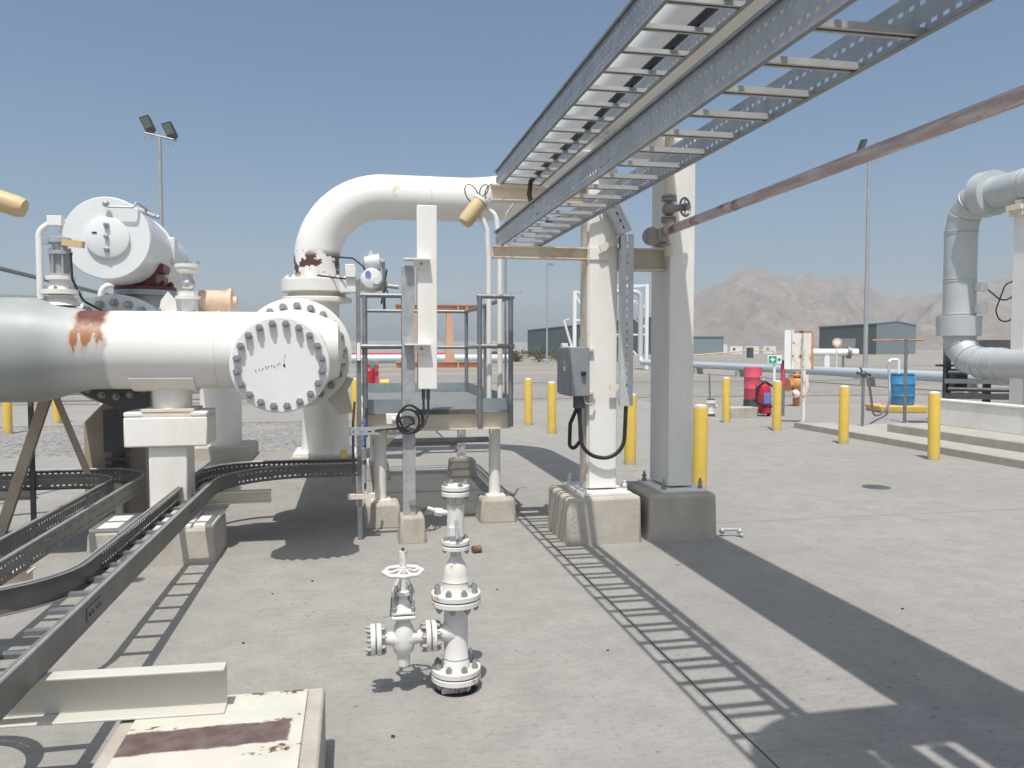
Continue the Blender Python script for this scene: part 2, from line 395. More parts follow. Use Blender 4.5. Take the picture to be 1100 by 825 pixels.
    def strip(s, path, o0, o1, z0, z1):
        # upright or flat plate swept along a plan path, between side offsets o0..o1 and heights z0..z1
        path = [Vector((p[0], p[1], 0)) for p in path]; m = len(path); R_ = []
        for i in range(m):
            t = (path[min(i + 1, m - 1)] - path[max(i - 1, 0)]).normalized(); nn = Vector((t.y, -t.x, 0))
            R_.append([s.bm.verts.new(path[i] + nn * o + Vector((0, 0, z))) for o, z in ((o0, z0), (o1, z0), (o1, z1), (o0, z1))])
        for a, b in zip(R_, R_[1:]):
            for k in range(4): s._f([a[k], b[k], b[(k + 1) % 4], a[(k + 1) % 4]])
        s._f(R_[0]); s._f(R_[-1][::-1]); return s

def loc_of(o):
    v = Vector((0, 0, 0))
    while o: v += o.location; o = o.parent
    return v

def build(name, mb, m, parent=None, bevel=0, origin=None, smooth=True, label=None, sharp=32):
    me = bpy.data.meshes.new(name)
    o = bpy.data.objects.new(name, me); sc.collection.objects.link(o)
    if parent: o.parent = parent
    if origin is not None: o.location = Vector(origin)
    off = loc_of(o)
    bmesh.ops.translate(mb.bm, verts=mb.bm.verts, vec=-off)
    bmesh.ops.recalc_face_normals(mb.bm, faces=mb.bm.faces)
    mb.bm.to_mesh(me); mb.bm.free()
    me.materials.append(M[m] if isinstance(m, str) else m)
    if smooth:
        for p in me.polygons: p.use_smooth = True
        me.set_sharp_from_angle(angle=R(sharp))
    if bevel:
        b = o.modifiers.new('bevel', 'BEVEL'); b.width = bevel; b.segments = 2; b.limit_method = 'ANGLE'; b.angle_limit = R(40)
        b.harden_normals = False
    if label: o['label'] = label
    return o

def tag(o, label, cat, group=None):
    o['label'] = label; o['category'] = cat
    if group: o['group'] = group
    return o

def thing(name, label, cat, loc=(0, 0, 0), group=None):
    o = bpy.data.objects.new(name, None); sc.collection.objects.link(o); o.location = loc; o.empty_display_size = .2
    return tag(o, label, cat, group)

def structure(name, mb, m, **k):
    o = build(name, mb, m, **k); o['kind'] = 'structure'; return o

def copy_tree(o, parent=None):
    c = o.copy(); sc.collection.objects.link(c)
    if parent: c.parent = parent
    for ch in list(o.children): copy_tree(ch, c)
    return c

def bolts(parent, c, axis, RR, n, r, h, m='boltgrey', ph=0, skip=()):
    c = Vector(c); u, v, d = frame_of(axis); first = None
    for k in range(n):
        if k in skip: continue
        a = ph + 2 * math.pi * k / n; p = c + (u * math.cos(a) + v * math.sin(a)) * RR
        if first is None:
            b = MB(); b.lathe(p, d, [(0, r * 1.0), (h * .68, r * 1.0)], 6); b.lathe(p + d * h * .68, d, [(0, r * .58), (h * .32, r * .5)], 10)
            first = build('bolt', b, m, parent, origin=p - loc_of(parent)); continue
        o = first.copy(); sc.collection.objects.link(o); o.parent = parent; o.location = p - loc_of(parent)

# ------------------------------------------------------------------ ground, slabs, hills
def sheet(x0, x1, y0, y1, z, nx=1, ny=1):
    mb = MB(); g = [[mb.bm.verts.new((x0 + (x1 - x0) * i / nx, y0 + (y1 - y0) * j / ny, z)) for i in range(nx + 1)] for j in range(ny + 1)]
    for j in range(ny):
        for i in range(nx): mb._f([g[j][i], g[j][i + 1], g[j + 1][i + 1], g[j + 1][i]])
    return mb
structure('ground', sheet(-2600, 2600, -600, 2600, -.03), 'ground')
pad = MB()
def slab(x0, x1, y0, y1, z=0, t=.12): pad.box(x0, x1, y0, y1, z - t, z)
slab(-18, 1.628, -9, 13.2); slab(1.628, 9.0, -9, 24.0)
slab(-22, 1.0, 18.6, 24.0); slab(9.0, 17, 15.3, 21.5)
structure('concrete_pad', pad, 'conc')
jo = MB(); rows_ = []
for k_ in range(520):
    y_ = -6 + k_ * .058; c_ = 1.628 + .012 * noise.noise(Vector((0, y_ * 1.1, 3))) + .006 * noise.noise(Vector((2, y_ * 6, 3))); h_ = .0035 + .005 * max(0, noise.noise(Vector((5, y_ * 2.3, 1)))) + .002 * noise.noise(Vector((9, y_ * 11, 1)))
    rows_.append((jo.bm.verts.new((c_ - h_, y_, .0015)), jo.bm.verts.new((c_ + h_, y_, .0015))))
for p_, q_ in zip(rows_, rows_[1:]): jo._f([p_[0], p_[1], q_[1], q_[0]])
structure('pad_joint', jo, 'seam')
jo = MB(); jo.strip([(1.64, 6.95), (9, 6.95)], -.0018, .0018, -.02, .0008); structure('pad_joint', jo, 'seam')
gv = MB(); n_ = 60
for j in range(1):
    g = [[gv.bm.verts.new((-22 + 23.0 * i / 90, 13.2 + 5.4 * k / 30, -.02 + .03 * max(0, noise.noise(Vector((i * .5, k * .5, 1)))))) for i in range(91)] for k in range(31)]
    for k in range(30):
        for i in range(90): gv._f([g[k][i], g[k][i + 1], g[k + 1][i + 1], g[k + 1][i]])
structure('gravel_bed', gv, 'gravel')
# gravel tracks crossing behind the pad
for y0, y1, z in ((25.5, 30, -.018), (38, 46, -.016)):
    e = MB(); a = []
    for i in range(121):
        x = -60 + i * 1.4
        a.append((e.bm.verts.new((x, y0 + .8 * noise.noise(Vector((x * .12, 0, y0))), z)), e.bm.verts.new((x, y1 + .8 * noise.noise(Vector((x * .12, 5, y0))), z))))
    for p, q in zip(a, a[1:]): e._f([p[0], q[0], q[1], p[1]])
    structure('gravel_road', e, 'gravel')
# kerb and raised walkway on the right
kb = MB(); kb.box(9.0, 9.18, -9, 15.1, -.1, .12); structure('kerb', kb, 'kerb', bevel=.015)
kb = MB(); kb.box(9.18, 9.78, -9, 15.0, -.1, .10); structure('walkway', kb, 'kerb')
kb = MB(); kb.box(9.78, 24, -9, 13.2, -.1, .25); structure('equipment_plinth', kb, 'kerb', bevel=.02)
kb = MB(); kb.box(9.78, 20, 13.2, 15.3, -.1, .02); structure('walkway', kb, 'kerb')

def hills(name, prof, rho0, rho1, rho2, az_px, amp, seed):
    # height field on a fan of bearings: foot at rho0, ridge at rho1, far foot at rho2
    mb = MB(); nt_, nr = 700, 110; rows = []
    xs = [p[0] for p in prof]
    def rid(px):
        if px <= xs[0]: return prof[0][1]
        for (a, ha), (b, hb) in zip(prof, prof[1:]):
            if px <= b:
                f = (px - a) / (b - a); return ha + (hb - ha) * f
        return prof[-1][1]
    for j in range(nr + 1):
        f = j / nr; rho = rho0 + (rho2 - rho0) * f; row = []
        for i in range(nt_ + 1):
            px = az_px[0] + (az_px[1] - az_px[0]) * i / nt_
            th = math.atan((px - 550) / 855) + R(11.25)
            x = rho * math.sin(th); y = rho * math.cos(th)
            wob = 90 * noise.noise(Vector((x * .004, y * .004, seed)))
            rr = rho + wob; fm = (rho1 - rho0)
            s = 1 - (rho1 - rr) / fm if rr < rho1 else 1 - (rr - rho1) / (rho2 - rho1)
            s = max(0, min(1, s)); s = s ** 1.25
            Hr = rid(px) * rho1 / 855 * (1 / math.cos(math.atan((px - 550) / 855)))
            rn = 0; a_ = 1; fr = .0045
            for o in range(5):
                rn += a_ * (1 - abs(noise.noise(Vector((x * fr, y * fr, seed + o * 7.1)))) * 2); a_ *= .5; fr *= 2.05
            z = Hr * s + amp * (rn - 1.15) * 1.25 * min(1, s * 3) * (.2 + .8 * (1 - s)) * min(1, Hr / 60)
            row.append(mb.bm.verts.new((x, y, max(z, -2) - (.5 if s <= 0 else 0))))
        rows.append(row)
    for a, b in zip(rows, rows[1:]):
        for i in range(nt_): mb._f([a[i], a[i + 1], b[i + 1], b[i]])
    structure(name, mb, 'hill', smooth=True)
hills('hills', [(600, 2), (660, 12), (690, 26), (711, 44), (735, 53), (752, 59), (775, 69), (790, 78), (800, 83), (812, 82), (825, 77), (838, 71), (848, 67), (863, 70), (890, 67), (911, 72.5), (924, 66), (947, 53), (962, 49), (982, 49), (1004, 45), (1020, 50), (1048, 59), (1088, 57), (1150, 72), (1250, 60), (1350, 40)],
      900, 1500, 2100, (590, 1400), 44, 3.3)
hills('hills', [(-500, 5), (-200, 8), (0, 5), (100, 7), (220, 4), (330, 7), (395, 9), (470, 8), (530, 9), (600, 6), (680, 4)], 2050, 2300, 2550, (-520, 690), 12, 9.1)

# ------------------------------------------------------------------ overhead pipe: rear flange of the header -> bend up -> across -> towards the camera
BX, BZ = -.50, 1.61
t = thing('overhead_pipe', 'large white pipe with rust scabs, bending over and running above the cable trays', 'pipe', (BX, 11.65, 0))
PX, PZ, PY, PR = 2.33, 3.82, 11.65, .315
mb = MB()
mb.tube(fillet([(BX, 7.55, BZ), (BX, PY, BZ), (BX, PY, 2.30)], .48, 10), .31, 40); build('lower_pipe', mb, 'white', t)
mb = MB(); pth = fillet([(BX, PY, 2.62), (BX, PY, PZ), (PX, PY, PZ), (PX, -6, PZ)], [.95, .85], 16)
mb.tube(pth, PR, 48); build('upper_pipe', mb, 'bend', t)
for z0, z1 in ((2.30, 2.37), (2.44, 2.62)):
    mb = MB(); mb.lathe((BX, PY, z0), (0, 0, 1), [(0, .47), (.012, .49), (z1 - z0 - .012, .49), (z1 - z0, .47)], 40); build('flange', mb, 'white', t)
mb = MB(); mb.cyl((BX, PY, 2.37), (BX, PY, 2.44), .40, n=36); build('gasket_ring', mb, 'creamrust', t)
bolts(t, (BX, PY, 2.622), (0, 0, 1), .42, 16, .03, .05, 'white')
for y0, y1 in ((7.42, 7.56),):
    mb = MB(); mb.lathe((BX, y0, BZ), (0, 1, 0), [(0, .475), (.015, .485), (y1 - y0 - .02, .485), (y1 - y0, .45), (y1 - y0 + .16, .33)], 48); build('weld_neck_flange', mb, 'white', t)
bolts(t, (BX, 7.57, BZ), (0, 1, 0), .41, 20, .034, .07, 'creamrust')
mb = MB(); mb.lathe((-.40, PY, .2), (0, 0, 1), [(0, .34), (.05, .34), (1.12, .30)], 36); build('support_leg', mb, 'cream', t)
mb = MB(); mb.box(-.86, .06, 11.2, 12.1, -.02, .17); build('concrete_base', mb, 'concblock', t, .02)
mb = MB(); mb.box(-.82, .02, 11.25, 12.05, .17, .2); build('base_plate', mb, 'cream', t)
mb = MB(); mb.poly([(-.241, 7.6, 1.17), (-.14, 7.6, 1.03), (-.012, 7.6, 1.05), (-.06, 7.6, 1.26), (.0, 7.6, 1.37), (-.12, 7.6, 1.40)], (0, .22, 0)); build('gusset', mb, 'creamrust', t)
for x in (1.10,):
    mb = MB(); mb.ring((x, PY, PZ), (1, 0, 0), PR + .001, .008, 40, 6); build('weld_bead', mb, 'creamrust', t)

# gear-operated butterfly valve between the flange pair
t = thing('valve_actuator', 'grey gear actuator with dark edge-on handwheel bolted beside the rusty vertical pipe', 'valve actuator', (.25, 11.3, 2.3))
mb = MB(); mb.box(-.18, .06, 11.15, 11.35, 2.42, 2.62); mb.box(-.1, .04, 11.1, 11.3, 2.62, 2.80); build('mounting_bracket', mb, 'white', t, .01)
mb = MB(); mb.cyl((.06, 11.25, 2.52), (.2, 11.25, 2.52), .075); build('neck', mb, 'creamrust', t)
mb = MB(); mb.lathe((.25, 11.02, 2.60), (0, 1, 0), [(0, .10), (.02, .15), (.3, .17), (.36, .12)], 28); build('gear_housing', mb, 'pipelight', t)
mb = MB(); mb.lathe((.25, 11.02, 2.60), (0, -1, 0), [(0, .14), (.05, .135), (.06, .11)], 28)
mb.lathe((.31, 10.97, 2.57), (0, -1, 0), [(0, .05), (.05, .05)], 16); build('cover', mb, 'vwhite', t)
mb = MB(); mb.lathe((.20, 10.955, 2.66), (0, -1, 0), [(0, .038), (.012, .038)], 16); build('indicator', mb, 'label_blue', t)
mb = MB(); mb.lathe((.14, 11.2, 2.82), (1, 0, .1), [(0, .03), (.02, .09), (.22, .12), (.24, .07), (.28, .03)], 24)
mb.poly([(.2, 11.2, 2.92), (.3, 11.2, 2.92), (.24, 11.2, 3.02)], (0, .02, 0)); build('motor_head', mb, 'pipelight', t)
mb = MB(); mb.cyl((.42, 11.15, 2.52), (.62, 11.15, 2.50), .03); mb.lathe((.30, 11.15, 2.53), (1, 0, 0), [(0, .1), (.1, .08), (.16, .05)], 20); build('shaft', mb, 'galv', t)
mb = MB(); mb.ring((.42, 11.15, 2.5), (1, -.03, 0), .33, .016, 30, 8)
for k in range(3):
    a = math.pi * k / 3 + .3; mb.cyl((.42 - .04 * math.cos(a), 11.15 + .32 * math.cos(a), 2.5 + .32 * math.sin(a)), (.42 + .04 * math.cos(a), 11.15 - .32 * math.cos(a), 2.5 - .32 * math.sin(a)), .013, n=8)
build('handwheel', mb, 'dark', t)
mb = MB(); mb.tube(fillet([(-.2, 11.2, 2.9), (.0, 11.1, 2.88), (.14, 11.0, 2.76), (.18, 10.99, 2.66)], .08, 5), .012, 8)
mb.tube(fillet([(-.5, 11.3, 2.66), (-.25, 11.2, 2.62), (-.1, 11.1, 2.6)], .05, 4), .012, 8)
build('signal_cable', mb, 'black', t)

# ------------------------------------------------------------------ pipe header with blind flange
t = thing('pipe_header', 'thick white pipe header with rust band, grey reducer and bolted blind flange end', 'pipe', (0, 6.7, 0))
HZ, HY, HR = 1.64, 6.70, .305
mb = MB()
mb.lathe((-6.5, HY, HZ), (1, 0, 0), [(0, .40), (4.1, .40), (4.22, .385), (4.42, .325), (4.5, HR), (5.62, HR), (5.95, HR), (6.2, .30), (6.38, .22), (6.42, .0)], 56)
build('header_pipe', mb, 'header', t)
mb = MB(); mb.lathe((BX, 5.98, 1.585), (0, 1, .02), [(0, .27), (.30, .285), (.55, .315), (.8, .352), (1.0, .375), (1.2, .382), (1.32, .388)], 48); build('branch_pipe', mb, 'white', t)
bc = Vector((BX - .015, 5.88, 1.535))
mb = MB(); mb.lathe(bc, (0, 1, 0), [(0, .335), (.008, .345), (.085, .345), (.09, .335)], 56); build('blind_flange', mb, 'blind', t)
mb = MB(); mb.lathe(bc + Vector((0, .10, 0)), (0, 1, 0), [(0, .335), (.005, .345), (.08, .345), (.085, .33), (.2, .28)], 56); build('branch_flange', mb, 'white', t)
bolts(t, bc, (0, -1, 0), .295, 20, .027, .055, ph=.16)
bolts(t, bc + Vector((0, .19, 0)), (0, 1, 0), .295, 20, .027, .05, ph=.16)
mb = MB(); mb.lathe((BX, 7.25, BZ), (0, 1, 0), [(0, .45), (.015, .485), (.13, .485), (.14, .475)], 56); build('rear_flange', mb, 'white', t)
bolts(t, (BX, 7.25, BZ), (0, -1, 0), .415, 22, .034, .075, ph=.1)
for x_ in (-1.05,):
    mb = MB(); mb.ring((x_, HY, HZ), (1, 0, 0), HR + .0005, .006, 48, 6); build('weld_bead', mb, 'header', t)
# rear branch to the second valve
mb = MB(); mb.cyl((-1.99, 6.75, HZ), (-1.99, 7.36, HZ), .30, n=40); mb.lathe((-1.99, 7.34, HZ), (0, 1, 0), [(0, .45), (.015, .475), (.11, .475)], 48); build('rear_branch', mb, 'vwhite', t)
bolts(t, (-1.99, 7.34, HZ), (0, -1, 0), .40, 22, .034, .075, ph=.15)
# saddle and trunnion on the T support
mb = MB(); mb.lathe((-1.41, HY, 1.18), (0, 0, 1), [(0, .145), (.3, .145)], 32); build('trunnion', mb, 'cream', t)
mb = MB()
u = []
for k in range(13):
    a = R(222 + 96 * k / 12); u.append((HY + math.cos(a) * .325, HZ + math.sin(a) * .325))
for k in range(13):
    a = R(318 - 96 * k / 12); u.append((HY + math.cos(a) * .300, HZ + math.sin(a) * .300))
mb.poly([(-1.68, a, b) for a, b in u], (.47, 0, 0)); build('saddle', mb, 'cream', t)
mb = MB(); mb.box(-1.60, -1.22, 6.5, 6.9, 1.165, 1.185); build('trunnion_plate', mb, 'creamrust', t)
# small fittings on top
mb = MB(); mb.cyl((-1.28, HY, 1.92), (-1.28, HY, 2.06), .05); mb.lathe((-1.28, HY, 2.04), (0, 0, 1), [(0, .095), (.025, .095)], 20); mb.cyl((-1.28, HY, 2.065), (-1.28, HY, 2.1), .075, n=8)
build('nozzle', mb, 'white', t)
mb = MB(); mb.cyl((-1.28, HY, 2.09), (-1.28, HY, 2.24), .04); mb.sphere((-1.28, HY, 2.16), .055); build('ball_valve_body', mb, 'alu', t)
mb = MB(); mb.lathe((-1.28, HY, 2.24), (0, 0, 1), [(0, .05), (.02, .085), (.045, .085), (.05, .095), (.075, .095), (.08, .05)], 20); build('top_flange', mb, 'white', t)
bolts(t, (-1.28, HY, 2.318), (0, 0, 1), .075, 4, .014, .025, 'boltgrey')
mb = MB(); mb.cyl((-1.22, 6.86, 2.03), (-1.0, 6.86, 2.03), .095); mb.lathe((-1.0, 6.86, 2.03), (1, 0, 0), [(0, .11), (.03, .11), (.04, .05), (.07, .045)], 20); build('instrument_housing', mb, 'peach', t)
mb = MB(); mb.poly([(-1.50, HY - .01, 1.93), (-1.36, HY - .01, 1.93), (-1.37, HY - .01, 2.03), (-1.43, HY - .01, 2.10), (-1.48, HY - .01, 2.03)], (0, .025, 0)); build('lifting_lug', mb, 'rustwhite', t)
nz_ = (-2.20, HY)
mb = MB(); mb.lathe((*nz_, 1.98), (0, 0, 1), [(0, .13), (.05, .10), (.06, .085), (.08, .085)], 24); build('nozzle', mb, 'white', t)
mb = MB(); mb.lathe((*nz_, 2.065), (0, 0, 1), [(0, .145), (.035, .145), (.038, .09), (.11, .075), (.112, .105), (.14, .105)], 24); build('nozzle_flange', mb, 'white', t)
bolts(t, (*nz_, 2.1), (0, 0, 1), .12, 8, .014, .025)
mb = MB()
mb.lathe((*nz_, 2.205), (0, 0, 1), [(0, .075), (.02, .075), (.022, .05), (.16, .05), (.165, .085), (.19, .085), (.195, .055), (.25, .055), (.255, .08), (.29, .08), (.30, .04)], 20)
for k in range(6):
    a = math.pi * k / 3; mb.cyl((nz_[0] + .07 * math.cos(a), nz_[1] + .07 * math.sin(a), 2.18), (nz_[0] + .07 * math.cos(a), nz_[1] + .07 * math.sin(a), 2.42), .009, n=6)
mb.box(nz_[0] - .12, nz_[0] - .05, HY - .03, HY + .03, 2.45, 2.485)
build('sampling_valve', mb, 'galv', t)
mb = MB(); mb.bar((nz_[0] + .04, HY - .05, 2.46), (nz_[0] + .19, HY - .08, 2.44), .05, .05); build('valve_lever', mb, 'tan', t)
mb = MB(); mb.tube(fillet([(nz_[0] + .09, HY - .05, 2.38), (nz_[0] + .1, HY - .06, 2.18), (nz_[0] + .16, HY - .02, 2.02), (nz_[0] + .3, HY + .15, 1.92)], .06, 5), .009, 8); build('signal_cable', mb, 'black', t)
# pen marks on the blind flange
mb = MB()
for k, (dx, dz) in enumerate([(-.165, -.045), (-.14, -.035), (-.118, -.03), (-.095, -.018), (-.078, -.012), (-.058, -.008), (-.04, -.012), (-.015, .0), (-.002, .012), (.03, -.004)]):
    a = random.uniform(-.6, .6); l = .007 + .004 * (k % 3 == 0)
    p = bc + Vector((dx, -.002, dz)); mb.bar(p - Vector((l * math.sin(a), 0, l * math.cos(a))), p + Vector((l * math.sin(a), 0, l * math.cos(a))), .0035 if k < 9 else .012, .003)
for q in ((.028, .025), (.032, .05), (.036, .065)):
    p = bc + Vector((q[0], -.002, q[1])); mb.bar(p, p + Vector((.002, 0, .008)), .003, .003)
build('handwriting', mb, 'ink', t)

# ------------------------------------------------------------------ T-shaped support
t = thing('pipe_support', 'cream T-shaped steel pedestal on a concrete plinth under the header pipe', 'pipe support', (-1.42, 6.72, 0))
mb = MB(); mb.box(-1.725, -1.12, 6.5, 6.92, .895, 1.125); mb.box(-1.725, -1.58, 6.5, 6.92, 1.125, 1.165); mb.box(-1.245, -1.12, 6.5, 6.92, 1.125, 1.165); build('cap_beam', mb, 'cream', t, .012)
mb = MB(); mb.box(-1.60, -1.22, 6.505, 6.915, 1.125, 1.163); build('seat_plate', mb, 'creamrust', t)
mb = MB(); mb.box(-1.56, -1.28, 6.54, 6.86, .30, .895); build('post', mb, 'cream', t, .015)
mb = MB(); mb.box(-1.98, -1.06, 6.38, 7.05, -.02, .27, .015); build('concrete_base', mb, 'concblock', t, .02)
mb = MB(); mb.box(-1.22, -1.075, 6.42, 7.0, .27, .30); mb.box(-1.96, -1.24, 6.42, 7.0, .27, .295); build('base_plate', mb, 'cream', t, .004)
mb = MB(); mb.ibeam((-1.28, 7.0, .40), (-.70, 7.0, .40), .10, .10, .01, .01); build('tray_bracket', mb, 'creamrust', t)

# ------------------------------------------------------------------ second valve with cylindrical actuator
t = thing('actuated_valve', 'big white cylindrical actuator on a maroon neck above the second branch valve', 'valve', (-1.99, 7.9, 0))
AX, AZ = -1.97, 2.555
mb = MB(); mb.lathe((AX, 7.07, AZ), (0, 1, -.035), [(0, .33), (.012, .338), (.82, .338), (.83, .348), (.87, .348), (.88, .32), (1.75, .32), (1.80, .29), (1.81, .0)], 56); build('cylinder', mb, 'vwhite', t)
mb = MB(); mb.lathe((AX + .01, 7.072, AZ - .0), (0, -1, .035), [(0, .17), (.03, .168), (.036, .155)], 40); build('end_cover', mb, 'vwhite', t)
for dz in (.10, .005, -.10):
    mb = MB(); mb.lathe((AX + .01, 7.035, AZ + dz), (0, -1, 0), [(0, .022 if dz != .005 else .014), (.025, .02), (.03, .012)], 10); build('end_fitting', mb, 'boltgrey', t)
mb = MB(); mb.tube(fillet([(AX + .01, 7.05, AZ + .265), (AX + .01, 7.02, AZ + .245), (AX + .22, 7.02, AZ + .245), (AX + .24, 7.04, AZ + .29), (AX + .26, 7.5, AZ + .27)], .02, 4), .009, 8)
mb.sphere((AX + .01, 7.03, AZ + .27), .028, 10, 8); mb.cyl((AX + .12, 7.3, AZ + .31), (AX + .32, 7.3, AZ + .22), .02, n=10); mb.cyl((AX + .1, 7.55, AZ + .32), (AX + .3, 7.55, AZ + .25), .02, n=10)
build('air_tube', mb, 'galv', t)
mb = MB(); mb.box(AX - .10, AX - .065, 7.032, 7.036, AZ + .03, AZ + .042); build('name_strip', mb, 'ink', t)
mb = MB(); mb.box(AX + .30, AX + .36, 7.85, 8.0, AZ - .12, AZ + .12); build('side_bracket', mb, 'vwhite', t, .01)
mb = MB(); mb.box(-1.955, -1.70, 7.52, 8.0, 2.205, 2.36); mb.box(-1.70, -1.635, 7.5, 7.75, 2.32, 2.40); mb.box(-1.90, -1.66, 7.55, 7.98, 2.36, 2.42); build('neck', mb, 'maroon', t, .012)
mb = MB(); mb.lathe((-1.84, 7.74, 2.175), (0, 0, 1), [(0, .26), (.03, .26)], 30); build('neck_flange', mb, 'maroon', t)
bolts(t, (-1.84, 7.74, 2.206), (0, 0, 1), .215, 10, .026, .05, 'maroon')
mb = MB(); mb.lathe((-1.84, 7.74, 2.0), (0, 0, 1), [(0, .2), (.12, .2), (.125, .26), (.172, .26)], 30); build('bonnet', mb, 'galv', t)
mb = MB(); mb.lathe((-1.99, 7.47, HZ), (0, 1, 0), [(0, .475), (.11, .475), (.13, .38), (.22, .45), (.45, .48), (.68, .45), (.76, .38), (.78, .47), (.90, .47), (.95, .33)], 48); build('valve_body', mb, 'white', t)
mb = MB(); mb.tube(fillet([(-1.99, 8.4, HZ), (-1.99, 12.75, HZ), (-1.99, 12.75, .2)], .5, 10), .30, 36); build('outlet_pipe', mb, 'cream', t)
mb = MB(); mb.box(-2.45, -1.5, 12.3, 13.2, -.02, .2); build('concrete_base', mb, 'concblock', t, .02)
mb = MB(); mb.poly([(-2.40, 7.78, .12), (-1.88, 7.78, .12), (-1.88, 7.78, 1.19), (-2.20, 7.78, 1.19), (-2.40, 7.78, .98)], (0, .6, 0)); build('support_column', mb, 'brown', t, .01)
mb = MB(); mb.box(-2.6, -1.7, 7.72, 8.5, -.02, .12); build('foundation', mb, 'concblock', t, .01)
mb = MB(); mb.box(-2.21, -2.0, 7.70, 7.73, .72, 1.1); mb.box(-2.20, -2.01, 7.695, 7.73, .64, .67); mb.box(-2.20, -2.01, 7.695, 7.73, .58, .61); mb.box(-2.15, -2.06, 7.73, 7.775, .58, 1.1); build('panel', mb, 'dark', t)
mb = MB(); mb.poly([(-2.32, 7.30, 1.30), (-1.72, 7.30, 1.30), (-1.72, 7.30, 1.10), (-1.95, 7.30, 1.12), (-2.12, 7.30, 1.20)], (0, .035, 0)); build('shade_panel', mb, 'dark', t)  # dark sheet added to paint in the deep shade below the valve
mb = MB(); mb.bar((-2.10, 7.745, .12), (-2.10, 7.745, .58), .06, .06); build('panel_post', mb, 'cream', t)
for x0, x1, z0 in ((-2.93, -2.50, -.01), (-2.21, -2.42, .60)):
    mb = MB(); mb.bar((x0, 7.25, z0), (x1, 7.2, 1.24), .04, .085 if z0 < 0 else .05); build('brace', mb, 'brown', t)
mb = MB(); mb.bar((-2.67, 7.35, -.01), (-2.67, 7.35, 1.25), .035, .035); build('strut', mb, 'dark', t)

# ------------------------------------------------------------------ pipe rack
t = thing('pipe_rack', 'cream steel rack of two columns, cross beams and brackets carrying pipe and trays', 'pipe rack', (2.4, 6.7, 0))
CLX0, CLX1, CRX0, CRX1 = 1.985, 2.235, 2.70, 2.93
mb = MB(); mb.box(CLX0, CLX1, 6.58, 6.83, .44, 3.19); build('column', mb, 'cream', t, .008)
mb = MB(); mb.box(CLX0 - .014, CLX0, 6.60, 6.81, .44, 3.19); build('column_edge', mb, 'creamrust', t)
mb = MB(); mb.box(CRX0, CRX1, 6.55, 6.99, .44, 3.33); build('column', mb, 'cream', t, .008)
mb = MB(); mb.box(CRX0 - .03, CRX1 + .03, 6.52, 7.02, 3.33, 3.35); build('cap_plate', mb, 'cream', t)
for nm, x0, x1, y0, y1 in (('l', 1.735, 2.40, 6.37, 7.07), ('r', 2.46, 3.085, 6.36, 7.15)):
    mb = MB(); mb.box(x0, x1, y0, y1, -.03, .40, .008); build('concrete_pedestal', mb, 'concblock', t, .03)
    cx0, cx1 = (CLX0, CLX1) if nm == 'l' else (CRX0, CRX1)
    mb = MB(); mb.box(cx0 - .10, cx1 + .09, 6.44, 7.05, .40, .425); build('base_plate', mb, 'cream', t, .004)
    for bx in (cx0 - .06, cx1 + .05):
        for by in (6.5, 6.97):
            mb = MB(); mb.cyl((bx, by, .42), (bx, by, .515), .011, n=8); mb.lathe((bx, by, .425), (0, 0, 1), [(0, .024), (.028, .024)], 6); mb.lathe((bx, by, .465), (0, 0, 1), [(0, .022), (.022, .022)], 6); build('anchor_bolt', mb, 'boltgrey' if nm == 'r' else 'cream', t)
mb = MB(); mb.ibeam((1.15, 6.64, 2.463), (CLX0 - .012, 6.64, 2.463), .10, .12, .01, .008); build('tray_bracket', mb, 'creamrust', t)
mb = MB(); mb.box(CLX0 - .004, CLX0 + .16, 6.566, 6.578, 2.41, 2.51); build('bracket_plate', mb, 'cream', t)
mb = MB(); mb.ibeam((1.15, 6.70, 2.963), (CLX0, 6.70, 2.963), .13, .14, .01, .008); build('tray_bracket', mb, 'creamrust', t)
mb = MB(); mb.ibeam((CLX1, 6.70, 2.43), (CRX0, 6.70, 2.43), .19, .16, .012, .01); build('tie_beam', mb, 'creamrust', t)
mb = MB(); mb.ibeam((1.95, 6.78, 3.43), (3.0, 6.78, 3.43), .155, .16, .012, .01); build('cross_beam', mb, 'cream', t)
mb = MB(); mb.ibeam((2.09, 6.9, 3.27), (2.09, -5.5, 3.27), .13, .09, .012, .01); build('runner_beam', mb, 'creamrust', t)
mb = MB(); mb.box(2.2, 2.46, 6.66, 6.9, 3.508, 3.56); build('pipe_shoe', mb, 'cream', t)
# second frame of the same rack, behind the camera
for x0, x1 in ((CLX0, CLX1), (CRX0 + .6, CRX1 + .6)):
    mb = MB(); mb.box(x0, x1, -3.9, -3.65, .40, 3.19); build('column', mb, 'cream', t, .008)
    mb = MB(); mb.box(x0 - .22, x1 + .22, -4.12, -3.42, -.03, .40, .025); build('concrete_pedestal', mb, 'concblock', t, .03)
# lines that join the rack overhead, next to the camera
t = thing('crossing_pipe', 'white pipe crossing under the overhead pipe run at rack height', 'pipe', (2.2, 1.5, 3.4))
mb = MB(); mb.tube(fillet([(1.24, -5.5, 3.52), (1.24, 1.55, 3.52), (6.5, 1.55, 3.52)], .3, 8), .17, 24); build('pipe', mb, 'white', t)
for x, r, q_ in ((1.51, .105, 'nearest its elbow'), (1.72, .10, 'second from its elbow'), (1.92, .05, 'left of the two thin ones'), (2.07, .05, 'right of the two thin ones'), (2.30, .14, 'thickest, under the big pipe')):
    q = thing('rack_pipe', 'white pipe behind the crossing pipe at rack height, ' + q_, 'pipe', (x, -2, 3.4), 'pipes on the rack overhead')
    mb = MB(); mb.cyl((x, -5.5, 3.42), (x, 1.385, 3.42), r, n=20); build('pipe', mb, 'white', q)

